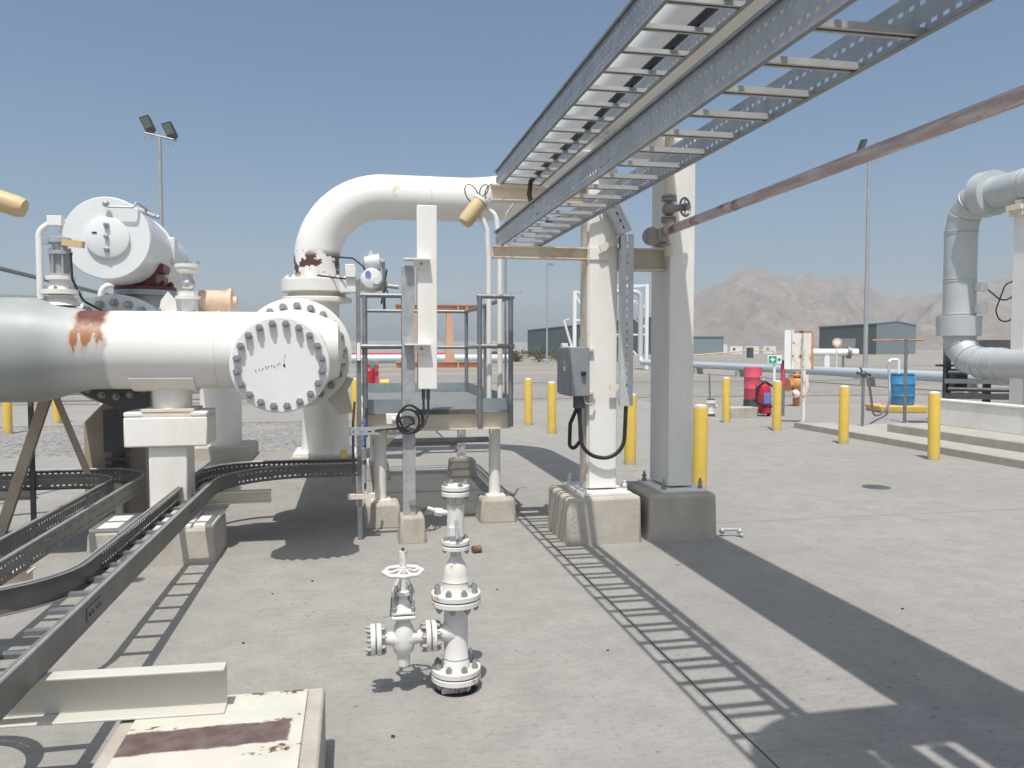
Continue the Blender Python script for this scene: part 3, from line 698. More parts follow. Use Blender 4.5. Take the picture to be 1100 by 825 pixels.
# ladder trays overhead
def ladder_tray(label, X0, X1, Y0, Y1, z0, h, pitch, ph):
    t = thing('cable_tray', label, 'cable tray', ((X0 + X1) / 2, Y1, z0), 'ladder trays overhead')
    for x, s in ((X0, 1), (X1, -1)):
        mb = MB(); a = x if s > 0 else x - .003; b = a + .003
        rows = ((z0 + .030, z0 + .044), (z0 + h - .050, z0 + h - .036))
        mb.box(a, b, Y0, Y1, z0, rows[0][0]); mb.box(a, b, Y0, Y1, rows[0][1], rows[1][0]); mb.box(a, b, Y0, Y1, rows[1][1], z0 + h)
        n = int((Y1 - Y0) / .046)
        for k in range(n):
            y = Y0 + k * .046
            for r0, r1 in rows: mb.box(a, b, y, y + .020, r0, r1)
        rl = build('rail', mb, 'galv', t, smooth=False)
        mb = MB(); lo, hi = (x - .016, x) if s > 0 else (x, x + .016)
        mb.box(lo, hi, Y0, Y1, z0 + h - .003, z0 + h); mb.box(lo if s > 0 else hi - .002, lo + .002 if s > 0 else hi, Y0, Y1, z0 + h - .014, z0 + h - .003)
        build('top_flange', mb, 'galvdark', rl, smooth=False)
        mb = MB(); lo, hi = (x + .003, x + .022) if s > 0 else (x - .022, x - .003)
        mb.box(lo, hi, Y0, Y1, z0, z0 + .003); build('bottom_flange', mb, 'galvdark', rl, smooth=False)
    y = Y1 - ph
    while y > Y0 + .05:
        mb = MB(); c = (X0 + X1) / 2
        mb.box(X0 + .004, X1 - .004, y - .02, y + .02, z0 + .022, z0 + .025); mb.box(X0 + .004, X1 - .004, y - .02, y - .0175, z0 + .004, z0 + .022); mb.box(X0 + .004, X1 - .004, y + .0175, y + .02, z0 + .004, z0 + .022)
        mb.box(X0 + .004, X1 - .004, y - .0175, y - .008, z0 + .004, z0 + .0065); mb.box(X0 + .004, X1 - .004, y + .008, y + .0175, z0 + .004, z0 + .0065)
        build('rung', mb, 'rung', t, smooth=False); y -= pitch
    return t
ladder_tray('lower galvanised ladder cable tray resting on the beam between the columns', 1.215, 1.57, -3.0, 6.84, 2.516, .145, .275, .16)
ladder_tray('upper galvanised ladder cable tray with a black cable, under the white pipe', 1.22, 1.575, -3.0, 6.84, 3.032, .145, .275, .20)
mb = MB(); pts = [(1.49 + .01 * math.sin(y * .9), y, 3.077 + .008 * math.sin(y * 2.1)) for y in [-2.9 + .3 * k for k in range(31)]]
pts += [(1.48, 6.45, 3.07), (1.47, 6.58, 3.05), (1.46, 6.60, 2.95), (1.49, 6.56, 2.80), (1.60, 6.52, 2.72), (1.80, 6.50, 2.76), (2.0, 6.50, 2.86), (2.09, 6.495, 2.90)]
mb.tube(pts, .021, 10); tag(build('power_cable', mb, 'black', origin=(1.44, 1, 3.05)), 'thick black cable lying in the upper ladder tray', 'cable')

# conduit riser, switch box, cables on the left column
t = thing('cable_riser', 'slotted galvanised channel with bent top climbing beside the lit column', 'cable tray', (2.27, 6.48, 1.14))
def slotted_face(mb, p0, p1, wd, hint):
    pass
mb = MB()
def riser_web(mb, P0, P1, x_w, slots=True):
    # web faces the camera side, side plate to the left; slots cut in the web
    P0 = Vector(P0); P1 = Vector(P1); L_ = (P1 - P0).length; d = (P1 - P0) / L_
    side = Vector((d.z, 0, -d.x)); n = int(L_ / .065)
    for a, b in ((-.055, -.006), (.006, .055)):
        c = side * (a + b) / 2; mb.bar(P0 + c, P1 + c, b - a, .003, (0, 1, 0))
    for k in range(n):
        q0 = P0 + d * (k * .065); mb.bar(q0, q0 + d * .035, .012, .003, (0, 1, 0))
    c = side * -.055 + Vector((0, .03, 0)); mb.bar(P0 + c, P1 + c, .003, .06, (0, 1, 0))
    c = side * .055 + Vector((0, .03, 0)); mb.bar(P0 + c, P1 + c, .003, .06, (0, 1, 0))
riser_web(mb, (2.285, 6.47, 1.16), (2.285, 6.47, 2.62), .12); riser_web(mb, (2.275, 6.47, 2.63), (2.10, 6.47, 2.96), .12)
build('channel', mb, 'galvlight', t, smooth=False)
mb = MB(); mb.bar((2.15, 6.52, 1.32), (2.33, 6.52, 1.32), .02, .05); build('bracket', mb, 'creamrust', t)
mb = MB(); mb.bar((2.06, 6.53, 2.5), (2.24, 6.53, 2.58), .02, .05); build('bracket', mb, 'creamrust', t)
mb = MB(); mb.tube(fillet([(2.16, 6.50, 2.85), (2.245, 6.50, 2.68), (2.245, 6.50, 2.5)], .05, 5), .022, 10); build('cable', mb, 'black', t)
t = thing('switch_box', 'dark grey electrical box bolted to the side of the lit column', 'electrical box', (1.9, 6.7, 1.25))
mb = MB(); mb.box(1.80, 1.965, 6.50, 6.92, 1.245, 1.665); build('cabinet', mb, 'boxgrey', t, .008)
mb = MB(); mb.box(1.785, 1.80, 6.515, 6.905, 1.26, 1.65); build('door', mb, 'boxgrey', t, .004)
mb = MB(); mb.lathe((1.91, 6.50, 1.44), (0, -1, 0), [(0, .022), (.03, .02), (.035, .012)], 12); build('knob', mb, 'black', t)
mb = MB(); mb.box(1.7835, 1.785, 6.62, 6.68, 1.46, 1.50); build('label_plate', mb, 'plain_white', t)
mb = MB(); mb.box(1.7835, 1.785, 6.63, 6.67, 1.52, 1.56); build('label_plate', mb, 'tan', t)
mb = MB(); mb.box(1.965, 2.02, 6.545, 6.577, 1.63, 1.65); mb.box(1.965, 2.02, 6.545, 6.577, 1.26, 1.28); build('wall_bracket', mb, 'creamrust', t)
mb = MB(); mb.cyl((1.90, 6.60, 1.245), (1.90, 6.60, 1.14), .05, n=14); build('cable_gland', mb, 'dark', t)
mb = MB(); mb.tube(fillet([(1.93, 6.54, 1.245), (1.94, 6.53, 1.18), (2.01, 6.53, 1.17), (2.02, 6.53, 1.22)], .02, 5), .01, 8); build('conduit', mb, 'galv', t)
def cable_obj(label, pts, r, group=None):
    mb = MB(); mb.tube(fillet(pts, .18, 8), r, 10)
    return tag(build('hanging_cable', mb, 'black', origin=pts[0]), label, 'cable', group)
cable_obj('black cable looping from the switch box across to the slotted riser', [(1.905, 6.59, 1.15), (1.90, 6.54, .76), (2.27, 6.50, .66), (2.29, 6.495, 1.18)], .017)
mb = MB(); mb.tube(fillet([(1.895, 6.62, 1.15), (1.84, 6.66, 1.0), (1.845, 6.70, .80), (1.87, 6.66, .775), (1.93, 6.62, .86), (1.905, 6.62, 1.13)], .04, 6), .017, 10)
tag(build('hanging_cable', mb, 'black', origin=(1.895, 6.62, 1.15)), 'short black cable loop hanging straight below the switch box', 'cable')

# small vertical pipe with valve in front of the right column, and the long maroon pipe
t = thing('drain_pipe', 'thin cream pipe with small flanged valve and handwheel beside the shaded column', 'pipe', (2.63, 6.5, 2.5))
mb = MB(); mb.cyl((2.655, 6.47, 2.45), (2.655, 6.47, 2.74), .04); mb.cyl((2.655, 6.47, 2.93), (2.655, 6.47, 3.6), .04); build('pipe', mb, 'creamrust', t)
mb = MB()
for z in (2.73, 2.91): mb.lathe((2.655, 6.47, z), (0, 0, 1), [(0, .065), (.02, .065), (.024, .055), (.03, .065), (.045, .065)], 20)
mb.sphere((2.655, 6.47, 2.84), .06); mb.cyl((2.655, 6.47, 2.84), (2.73, 6.36, 2.84), .03, n=12); build('valve_body', mb, 'pipegrey', t)
mb = MB(); mb.ring((2.745, 6.34, 2.84), (.55, -.8, 0), .075, .01, 24, 8); mb.lathe((2.745, 6.34, 2.84), (.55, -.8, 0), [(-.01, .035), (.03, .03)], 12)
for k in range(4):
    a = k * math.pi / 2; mb.cyl((2.745, 6.34, 2.84), (2.745 + .072 * .82 * math.cos(a), 6.34 + .072 * .56 * math.cos(a), 2.84 + .072 * math.sin(a)), .006, n=6)
build('handwheel', mb, 'galvdark', t)
t = thing('service_pipe', 'long slim faded maroon pipe slanting overhead from the flange on the tie beam', 'pipe', (2.5, 6.4, 2.56))
mb = MB(); mb.cyl((2.60, 6.42, 2.64), (2.60, -5, 2.67), .037, n=20); build('pipe', mb, 'purple', t)
mb = MB(); mb.lathe((2.49, 6.44, 2.60), (-.55, -.8, 0), [(0, .078), (.022, .078)], 24); build('blind_flange', mb, 'pipegrey', t)
bolts(t, (2.476, 6.42, 2.60), (-.55, -.8, 0), .056, 4, .014, .02, 'pipegrey', .7)
mb = MB(); mb.cyl((2.49, 6.44, 2.60), (2.62, 6.52, 2.61), .045); mb.lathe((2.56, 6.42, 2.61), (.6, -.75, .1), [(-.03, .06), (0, .06), (.004, .05), (.01, .06), (.04, .06)], 20); mb.cyl((2.62, 6.5, 2.60), (2.62, 6.5, 2.53), .045); mb.lathe((2.62, 6.5, 2.527), (0, 0, 1), [(0, .08), (.02, .08)], 20)
build('tee_fitting', mb, 'pipegrey', t)
bolts(t, (2.62, 6.5, 2.547), (0, 0, 1), .063, 4, .012, .04, 'dark', .8)

# ------------------------------------------------------------------ access platform
t = thing('access_platform', 'raised steel access platform with grey handrails and cream legs', 'platform', (.75, 8.5, 0))
X0, X1, Y0, Y1, DZ = .08, 1.46, 7.3, 10.3, 1.09
mb = MB()
for k in range(60): x = X0 + .03 + k * (X1 - X0 - .06) / 59; mb.box(x - .0045, x + .0045, Y0 + .03, Y1 - .03, DZ - .03, DZ)
for k in range(60): y = Y0 + .04 + k * (Y1 - Y0 - .08) / 59; mb.box(X0 + .03, X1 - .03, y - .003, y + .003, DZ - .02, DZ - .001)
build('grating_deck', mb, 'deck', t, smooth=False)
mb = MB(); mb.box(X0, X1, Y1 - .006, Y1, DZ - .03, DZ + .12); build('toe_board', mb, 'toe', t)
mb = MB(); mb.box(X1 - .006, X1, Y0, Y1 - .006, DZ - .03, DZ + .12); build('toe_board', mb, 'toe', t)
mb = MB(); mb.box(X0, X0 + .45, Y0, Y0 + .006, DZ - .03, DZ + .1); build('toe_board', mb, 'toe', t)
mb = MB(); mb.box(X0 + .45, X1 - .35, Y0, Y0 + .006, DZ - .045, DZ - .002); build('nosing', mb, 'dark', t)
mb = MB(); mb.box(X1 - .35, X1 - .006, Y0, Y0 + .006, DZ - .03, DZ + .1); build('toe_board', mb, 'toe', t)
for y in (Y0 + .07, Y1 - .08):
    mb = MB(); mb.ibeam((X0 + .02, y, DZ - .115), (X1 - .02, y, DZ - .115), .15, .10, .01, .008); build('frame_beam', mb, 'creamrust' if y < 9 else 'cream', t)
for x in (X0 + .06, X1 - .08):
    mb = MB(); mb.ibeam((x, Y0 + .13, DZ - .115), (x, Y1 - .14, DZ - .115), .15, .10, .01, .008); build('frame_beam', mb, 'cream', t)
for x, y in ((.235, 7.52), (1.33, 7.55), (1.36, 10.2), (.25, 10.2)):
    mb = MB(); mb.cyl((x, y, .24), (x, y, DZ - .19), .057, n=20); build('leg', mb, 'cream', t)
    mb = MB(); mb.box(x - .17, x + .19, y - .19, y + .17, -.02, .23, .02); build('concrete_pedestal', mb, 'concblock', t, .03)
    mb = MB(); mb.box(x - .09, x + .09, y - .09, y + .09, .23, .245); build('base_plate', mb, 'cream', t)
for z in (.62, .42):
    mb = MB(); mb.bar((.2, 10.25, z), (1.4, 10.25, z), .03, .05); build('tie_bar', mb, 'galvdark', t)
mb = MB(); mb.bar((.2, 8.9, .62), (1.5, 8.9, .62), .04, .06); build('tie_bar', mb, 'galvdark', t)
mb = MB(); mb.poly([(.22, 7.52, .9), (.46, 7.52, .9), (.22, 7.52, .66)], (0, .012, 0)); build('knee_plate', mb, 'creamrust', t)
RT, RM = 2.13, 1.67
posts = [(.10, Y0, .85), (.45, Y0 + .02, DZ), (1.145, Y0 - .01, .92), (1.44, Y0, .92), (1.44, 8.75, DZ), (1.44, Y1 - .02, DZ), (.14, Y1 - .02, DZ)]
for x, y, z in posts:
    mb = MB(); mb.cyl((x, y, z), (x, y, RT), .024, n=14); build('rail_post', mb, 'galvdark', t)
def rail_(pts):
    mb = MB(); mb.tube(fillet(pts, .04, 4), .022, 12); build('handrail', mb, 'galvdark', t)
for z in (RT, RM):
    rail_([(.06, Y0 + (.0 if z == RT else -.03), z), (.47, Y0 + (.0 if z == RT else -.03), z)]); rail_([(1.12, Y0 - .012, z + .004), (1.47, Y0 - .012, z + .004)]); rail_([(1.44, Y0 - .03, z), (1.44, Y1 - .02, z), (.12, Y1 - .02, z)])
# conduit strut by the platform corner
t = thing('conduit_strut', 'dark weathered strut with blue and yellow conduits at the platform corner', 'cable support', (.05, 6.95, .5))
mb = MB(); mb.box(.022, .062, 6.93, 6.97, .0, 2.24); build('strut', mb, 'galvdark', t)
for k, (x, z0, z1, m) in enumerate(((-.01, .5, 1.2, 'dark'), (.09, .45, 1.15, 'dark'), (.075, .62, 1.05, 'label_blue'))):
    mb = MB(); mb.tube(fillet([(x, 6.90, z0), (x, 6.90, z1 - .2), (x + .015, 6.88, z1)], .1, 4), .011, 8); build('conduit', mb, m, t)
mb = MB(); mb.cyl((.075, 6.89, .5), (.075, 6.89, .66), .02, n=10); build('coupling', mb, 'alu', t)
mb = MB(); mb.lathe((.075, 6.89, .70), (0, 0, 1), [(0, .025), (.1, .025), (.11, .012)], 10); build('coupling', mb, 'alu', t)
mb = MB(); mb.lathe((-.09, 6.92, .72), (0, 0, 1), [(0, .02), (.06, .028), (.07, .01)], 10); build('warning_tag', mb, 'yellow', t)
mb = MB(); mb.bar((.042, 6.9, 1.55), (.042, 6.9, 1.7), .03, .03); build('clamp', mb, 'plain_white', t)
mb = MB(); mb.box(.08, .105, 6.9, 6.98, .40, .62); mb.box(-.06, .17, 6.9, 6.98, .36, .40); build('foot_bracket', mb, 'creamrust', t)

# instrument stand
t = thing('instrument_stand', 'tall cream instrument cover bracketed to a galvanised post with coiled cable', 'instrument stand', (.47, 6.85, 0))
mb = MB(); mb.box(.405, .43, 6.79, 6.87, .23, 2.35); mb.box(.43, .51, 6.79, 6.80, .23, 2.35); mb.box(.43, .51, 6.86, 6.87, .23, 2.35); build('post', mb, 'galv', t, .002)
mb = MB(); mb.box(.36, .60, 6.70, 6.98, -.02, .23, .02); build('concrete_base', mb, 'concblock', t, .025)
mb = MB(); mb.lathe((.48, 6.785, .34), (0, -1, 0), [(0, .03), (.02, .028)], 8); build('anchor_bolt', mb, 'boltgrey', t)
mb = MB(); mb.box(.535, .70, 6.78, 6.88, 1.305, 2.86); build('cover', mb, 'cream', t, .006)
for z in (2.395, 1.68):
    mb = MB(); mb.box(.42, .64, 6.70, 6.86, z, z + .012); mb.box(.50, .64, 6.76, 6.78, z - .07, z); build('bracket', mb, 'cream', t)
    mb = MB(); mb.lathe((.565, 6.758, z - .03), (0, -1, 0), [(0, .012), (.008, .012)], 8); build('bolt', mb, 'boltgrey', t)
for x in (.585, .625):
    mb = MB(); mb.cyl((x, 6.83, 1.305), (x, 6.83, 1.215), .016, n=10); build('cable_gland', mb, 'dark', t)
mb = MB(); pts = [(.585, 6.83, 1.22), (.585, 6.82, 1.12), (.57, 6.76, 1.02)]
for k in range(56):
    a = R(-10 - k * 12.5); rr = .115 - .0008 * k; pts.append((.465 - .0006 * k + rr * math.cos(a), 6.755 - .0005 * k, 1.065 + rr * math.sin(a) - .0012 * k))
pts += [(.42, 6.76, .985), (.25, 6.76, .97), (.12, 6.80, .955)]
mb.tube(pts, .010, 8)
pts = [(.625, 6.83, 1.22), (.625, 6.82, 1.10), (.58, 6.75, 1.0), (.50, 6.74, .93), (.40, 6.75, .98), (.36, 6.75, 1.1), (.45, 6.74, 1.19), (.56, 6.74, 1.12), (.57, 6.75, 1.0)]
mb.tube(fillet(pts, .06, 5), .010, 8); build('coiled_cable', mb, 'black', t)
mb = MB()
mb.box(-.04, .50, 6.775, 6.778, .925, .945); mb.box(-.04, .50, 6.775, 6.778, .96, .985)
for k in range(9): mb.box(-.04 + k * .06, -.012 + k * .06, 6.775, 6.778, .945, .96)
mb.box(-.04, .50, 6.778, 6.82, .985, .988); mb.box(-.04, .50, 6.778, 6.82, .922, .925); build('cable_channel', mb, 'galv', t, smooth=False)
mb = MB(); mb.box(.27, .40, 6.88, 6.95, 1.0, 1.09); mb.lathe((.335, 6.88, 1.045), (0, -1, 0), [(0, .02), (.02, .018)], 10); build('junction_box', mb, 'cream', t, .006)

# flood lamps on bent stalks
def lamp(label, P, d, stalk, r=.075, L_=.26):
    t = thing('flood_lamp', label, 'lamp', stalk[-1][0], 'cylindrical lamps on bent stalks')
    P = Vector(P); d = Vector(d).normalized()
    mb = MB(); mb.lathe(P, d, [(0, .05), (.005, r), (L_ - .04, r), (L_, r * .86), (L_ + .005, 0)], 28); build('lamp_body', mb, 'tan', t)
    mb = MB(); mb.lathe(P, -d, [(0, r * 1.08), (.03, r * 1.08), (.04, r * .6)], 28); build('cap', mb, 'cream', t)
    mb = MB(); mb.bar(P - d * .035 + Vector((.0, 0, -.03)), P - d * .08 + Vector((.06, 0, -.0)), .06, .012); build('bracket', mb, 'cream', t)
    for s_ in stalk:
        mb = MB(); mb.tube(fillet(s_, .12, 8), .026, 14); build('stalk', mb, 'cream', t)
    mb = MB(); q = P - d * .04
    for (a, b, c_, tilt) in ((-.13, .0, .11, 1.0), (.02, .09, .07, 1.4), (.10, .07, .09, .9)):
        cen = q + Vector((a * .8, 0, .05 + b * .4)); loop = [q]
        for k in range(13):
            an = -math.pi / 2 + 2 * math.pi * k / 12; loop.append(cen + Vector((c_ * .55 * math.cos(an) + .25 * c_ * math.sin(an) * (1 if a > 0 else -1), .02 * k / 12, c_ * .8 * math.sin(an))))
        mb.tube(loop, .0055, 6)
    build('lamp_cable', mb, 'black', t); return t
lamp('tan cylinder lamp hung by the stacked trays on two bent stalks', (1.20, 7.6, 3.05), (-.60, -.1, -.78),
     [[(1.18, 7.6, 3.0), (1.27, 7.6, 2.78), (1.285, 7.6, 2.5), (1.285, 7.6, 1.09)][::-1][::-1], [(1.21, 7.64, 3.06), (1.36, 7.64, 2.93), (1.40, 7.64, 2.65), (1.40, 7.64, 1.08)]])
lamp('tan cylinder lamp at the left edge of the view above the grey reducer', (-2.06, 5.0, 2.52), (.95, 0, -.31),
     [[(-2.1, 5.02, 2.52), (-2.45, 5.1, 2.42), (-2.5, 5.1, 0.0)]], .06, .25)
t = thing('lamp_stalk', 'bent white stalk with hinge bracket behind the grey sampling valve', 'lamp', (-2.80, 8.0, 2.0))
mb = MB(); mb.tube(fillet([(-2.80, 8.0, 2.0), (-2.80, 8.0, 2.72), (-2.64, 8.0, 2.84)], .12, 8), .03, 14); build('stalk', mb, 'cream', t)
mb = MB(); mb.box(-2.72, -2.60, 7.96, 8.04, 2.77, 2.86); mb.poly([(-2.66, 8.05, 2.72), (-2.52, 8.05, 2.66), (-2.5, 8.05, 2.8), (-2.6, 8.05, 2.84)], (0, .02, 0)); build('hinge_bracket', mb, 'cream', t, .004)
mb = MB(); mb.tube(fillet([(1.505, 7.9, 1.08), (1.505, 7.9, 2.98), (1.60, 7.9, 3.12)], .1, 6), .012, 8)
tag(build('grey_conduit', mb, 'galv', origin=(1.505, 7.9, 1.08)), 'thin grey conduit rising beside the lamp stalks to the trays', 'conduit')

# ------------------------------------------------------------------ foreground drain riser and gate valve
t = thing('drain_riser', 'white flanged pipe riser standing in a hole in the slab', 'pipe', (.475, 3.78, 0))
RX, RY = .475, 3.78
mb = MB(); mb.lathe((RX, RY, -.02), (0, 0, 1), [(0, .10), (.023, .10)], 30); build('floor_socket', mb, 'seam', t)
mb = MB(); mb.cyl((RX, RY, -.02), (RX, RY, .05), .062); mb.box(RX - .075, RX - .02, RY - .06, RY + .02, 0, .03); build('pipe_stub', mb, 'rustwhite', t)
mb = MB(); mb.lathe((RX, RY, .112), (0, 0, 1), [(0, .07), (.03, .062), (.04, .058), (.05, .061), (.055, .058), (.31, .058)], 32); build('riser_body', mb, 'rustwhite', t)
mb = MB(); mb.lathe((RX - .035, RY - .01, .285), (-1, 0, 0), [(-.02, .05), (.02, .045), (.05, .032), (.12, .03), (.135, .034)], 24); build('branch', mb, 'rustwhite', t)
def flange_pair(p, ax, r, th, nb, par=t, br=.0155):
    p = Vector(p); ax = Vector(ax)
    for k, s_ in enumerate((0, 1)):
        mb = MB(); q = p + ax * (s_ * (th + .006)); mb.lathe(q, ax, [(0, r * .97), (.003, r), (th - .003, r), (th, r * .97)], 36); build('flange', mb, 'rustwhite', par)
    mb = MB(); mb.cyl(p + ax * th, p + ax * (th + .006), r * .93); build('gasket', mb, 'gasket', par)
    bolts(par, p + ax * (2 * th + .006), ax, r * .80, nb, br, br * 1.9, ph=.3); bolts(par, p, -ax, r * .80, nb, br, br * 1.9, ph=.3)
flange_pair((RX, RY, .05), (0, 0, 1), .12, .028, 8)
flange_pair((RX, RY, .42), (0, 0, 1), .12, .026, 8)
mb = MB(); mb.lathe((RX, RY, .478), (0, 0, 1), [(0, .075), (.02, .062), (.05, .060), (.055, .063), (.06, .060), (.09, .059), (.125, .052), (.15, .038), (.165, .028), (.21, .026)], 32); build('reducer', mb, 'rustwhite', t)
flange_pair((RX, RY, .685), (0, 0, 1), .067, .02, 4, br=.011)
mb = MB(); mb.lathe((RX, RY, .731), (0, 0, 1), [(0, .03), (.02, .03), (.022, .042), (.17, .042), (.175, .032), (.215, .03)], 28); mb.box(RX - .035, RX + .012, RY - .05, RY - .02, .76, .80); build('ball_valve', mb, 'rustwhite', t, 0)
mb = MB(); mb.bar((RX - .005, RY - .055, .84), (RX - .002, RY - .075, .75), .016, .012); build('lever', mb, 'galv', t, .003)
mb = MB(); mb.cyl((RX - .03, RY, .865), (RX - .075, RY, .865), .014, n=12); mb.cyl((RX - .065, RY, .865), (RX - .1, RY, .87), .02, n=8); mb.cyl((RX - .08, RY, .87), (RX - .135, RY, .89), .009, n=8); build('bleed_plug', mb, 'rustwhite', t)
flange_pair((RX, RY, .945), (0, 0, 1), .067, .022, 4, br=.012)
mb = MB(); mb.tube([(RX + .06, RY + .06, .1), (RX + .075, RY + .03, .16), (RX + .07, RY + .0, .19)], .008, 8); build('earth_wire', mb, 'galv', t)
t2 = thing('gate_valve', 'white gate valve with handwheel joined to the side of the foreground riser', 'valve', (.225, 3.77, .13))
GX, GY, GZ = .222, 3.77, .272
mb = MB(); mb.lathe((GX, GY, .135), (0, 0, 1), [(0, .024), (.008, .030), (.06, .032), (.075, .046), (.11, .054), (.15, .054), (.19, .046), (.215, .034), (.24, .034)], 28)
mb.lathe((GX - .105, GY, GZ), (1, 0, 0), [(0, .036), (.03, .030), (.055, .034), (.08, .05), (.105, .054), (.13, .05), (.155, .034), (.18, .03), (.21, .036)], 24); build('valve_body', mb, 'rustwhite', t2)
flange_pair((GX - .155, GY, GZ), (1, 0, 0), .074, .022, 8, t2, .0125)
flange_pair((GX + .105, GY, GZ), (1, 0, 0), .074, .022, 8, t2, .0125)
mb = MB(); mb.box(GX - .056, GX + .056, GY - .056, GY + .056, .372, .392); mb.box(GX - .055, GX + .055, GY - .055, GY + .055, .396, .42, .006); build('bonnet_flange', mb, 'rustwhite', t2, .008)
for sx in (-1, 1):
    for sy in (-1, 1):
        mb = MB(); mb.lathe((GX + sx * .042, GY + sy * .042, .412), (0, 0, 1), [(0, .012), (.02, .012), (.022, .007), (.032, .007)], 6); build('bolt', mb, 'boltgrey', t2)
mb = MB(); mb.lathe((GX, GY, .42), (0, 0, 1), [(0, .04), (.03, .028), (.06, .024), (.062, .036), (.08, .036), (.082, .018), (.16, .018), (.165, .026), (.185, .026)], 20)
for sx in (-1, 1): mb.tube(fillet([(GX + sx * .045, GY, .43), (GX + sx * .046, GY, .50), (GX + sx * .016, GY, .565)], .03, 4), .010, 8)
build('yoke', mb, 'rustwhite', t2)
for sx, sy in ((-1, -.4), (1, -.4), (1, .5), (-1, .5)):
    mb = MB(); mb.cyl((GX + sx * .034, GY + sy * .03, .455), (GX + sx * .034, GY + sy * .03, .53), .008, n=6); mb.lathe((GX + sx * .034, GY + sy * .03, .50), (0, 0, 1), [(0, .013), (.015, .013)], 6); build('gland_bolt', mb, 'boltgrey', t2)
mb = MB()
NW = 8
pts = [(GX + .088 * (1 + .05 * math.cos(8 * 2 * math.pi * k / 48)) * math.cos(2 * math.pi * k / 48), GY + .088 * (1 + .05 * math.cos(8 * 2 * math.pi * k / 48)) * math.sin(2 * math.pi * k / 48), .592) for k in range(48)]
mb.tube(pts, .0105, 10, closed=True)
for k in range(5):
    a = 2 * math.pi * k / 5 + .4; mb.tube([(GX + .02 * math.cos(a), GY + .02 * math.sin(a), .60), (GX + .055 * math.cos(a), GY + .055 * math.sin(a), .586), (GX + .086 * math.cos(a), GY + .086 * math.sin(a), .592)], .007, 8)
mb.lathe((GX, GY, .58), (0, 0, 1), [(0, .022), (.035, .022)], 14); build('handwheel', mb, 'rustwhite', t2)
mb = MB(); mb.cyl((GX, GY, .615), (GX, GY, .69), .0175, n=14); build('stem_cover', mb, 'rustpaint', t2)
mb = MB(); mb.cyl((GX, GY, .69), (GX, GY, .705), .008, n=8); build('stem', mb, 'dark', t2)
mb = MB(); mb.bar((GX - .062, GY - .03, .39), (GX - .056, GY - .03, .48), .006, .016); build('tag_plate', mb, 'dark', t2)

# ------------------------------------------------------------------ foreground trays at knee height
TZ0, TZ1 = .455, .575
def plan_arc(pts, r, n=10): return [(p.x, p.y) for p in fillet([Vector((a, b, 0)) for a, b in pts], r, n)]
def cum(path):
    s = [0]
    for a, b in zip(path, path[1:]): s.append(s[-1] + math.hypot(b[0] - a[0], b[1] - a[1]))
    return s
def at_s(path, S, s):
    for i in range(len(S) - 1):
        if s <= S[i + 1] or i == len(S) - 2:
            f = (s - S[i]) / max(1e-9, S[i + 1] - S[i]); a, b = path[i], path[i + 1]; return (a[0] + (b[0] - a[0]) * f, a[1] + (b[1] - a[1]) * f)
def splice(t, x, y, z, s_, m):
    mb = MB(); lo, hi = (x, x + .004) if s_ > 0 else (x - .004, x)
    mb.box(lo, hi, y - .10, y + .10, z - .028, z + .028); p = build('splice_plate', mb, m, t, .001)
    for dy in (-.07, -.03, .03, .07):
        mb = MB(); mb.lathe((hi if s_ > 0 else lo, y + dy, z), (s_, 0, 0), [(0, .009), (.007, .008)], 6); build('bolt', mb, 'dark', p)
def lip(t, path):
    mb = MB(); mb.tube([(p[0], p[1], TZ1 + .004) for p in path], .0065, 6); build('rail_lip', mb, 'galv', t)
def solid_rail(t, path, inward, slot_from=None, slot_to=None):
    # C rail swept along a plan path; inward = +1 when the tray lies to the right of travel
    mb = MB(); h = TZ1 - TZ0; r0 = (TZ0 + .024, TZ0 + .038); r1 = (TZ1 - .038, TZ1 - .024)
    mb.strip(path, 0, .003, TZ0, r0[0]); mb.strip(path, 0, .003, r0[1], r1[0]); mb.strip(path, 0, .003, r1[1], TZ1)
    S = cum(path); s = 0
    while s < S[-1] - .02:
        open_ = slot_from is not None and slot_from <= s <= slot_to
        e = min(S[-1], s + (.024 if open_ else .046))
        q = [at_s(path, S, s), at_s(path, S, e)]
        mb.strip(q, 0, .003, *r0); mb.strip(q, 0, .003, *r1); s += .046
    a, b = (.003, .03) if inward > 0 else (-.03, 0)
    mb.strip(path, a, b, TZ0, TZ0 + .003)
    mb.strip(path, a, b, TZ1 - .003, TZ1)
    build('rail', mb, 'traygrey', t); lip(t, path)
A0, A1, B0, B1 = -1.345, -1.125, -1.955, -1.755
YB, YF = 7.86, 7.56
t = thing('cable_tray', 'galvanised cable tray in the left foreground, curving right under the header', 'cable tray', (A1, 4, TZ0), 'low cable trays')
solid_rail(t, plan_arc([(A1, -1.0), (A1, YF), (.03, YF)], .75), -1, 8.2, 9.4)
solid_rail(t, plan_arc([(A0, 4.36), (A0, YB), (.03, YB)], .5), 1, .2, 6)
solid_rail(t, plan_arc([(-2.9, 3.82), (A0, 3.82), (A0, 4.36)], .5), 1, .1, 1.0)
solid_rail(t, plan_arc([(-2.9, 3.42), (A0, 3.42), (A0, -1.0)], .25), -1, .1, 6)
def rungs(t, pts, wx, wy):
    for x, y in pts:
        mb = MB(); mb.box(x - wx, x + wx, y - wy, y + wy, TZ0 + .012, TZ0 + .03); build('rung', mb, 'galvdark', t)
rungs(t, [((A0 + A1) / 2, .2 + .26 * k) for k in range(27)], .108, .02)
rungs(t, [(-.75 + .27 * k, (YF + YB) / 2) for k in range(3)], .02, .148); rungs(t, [(-1.65 - .27 * k, 3.62) for k in range(5)], .02, .19)
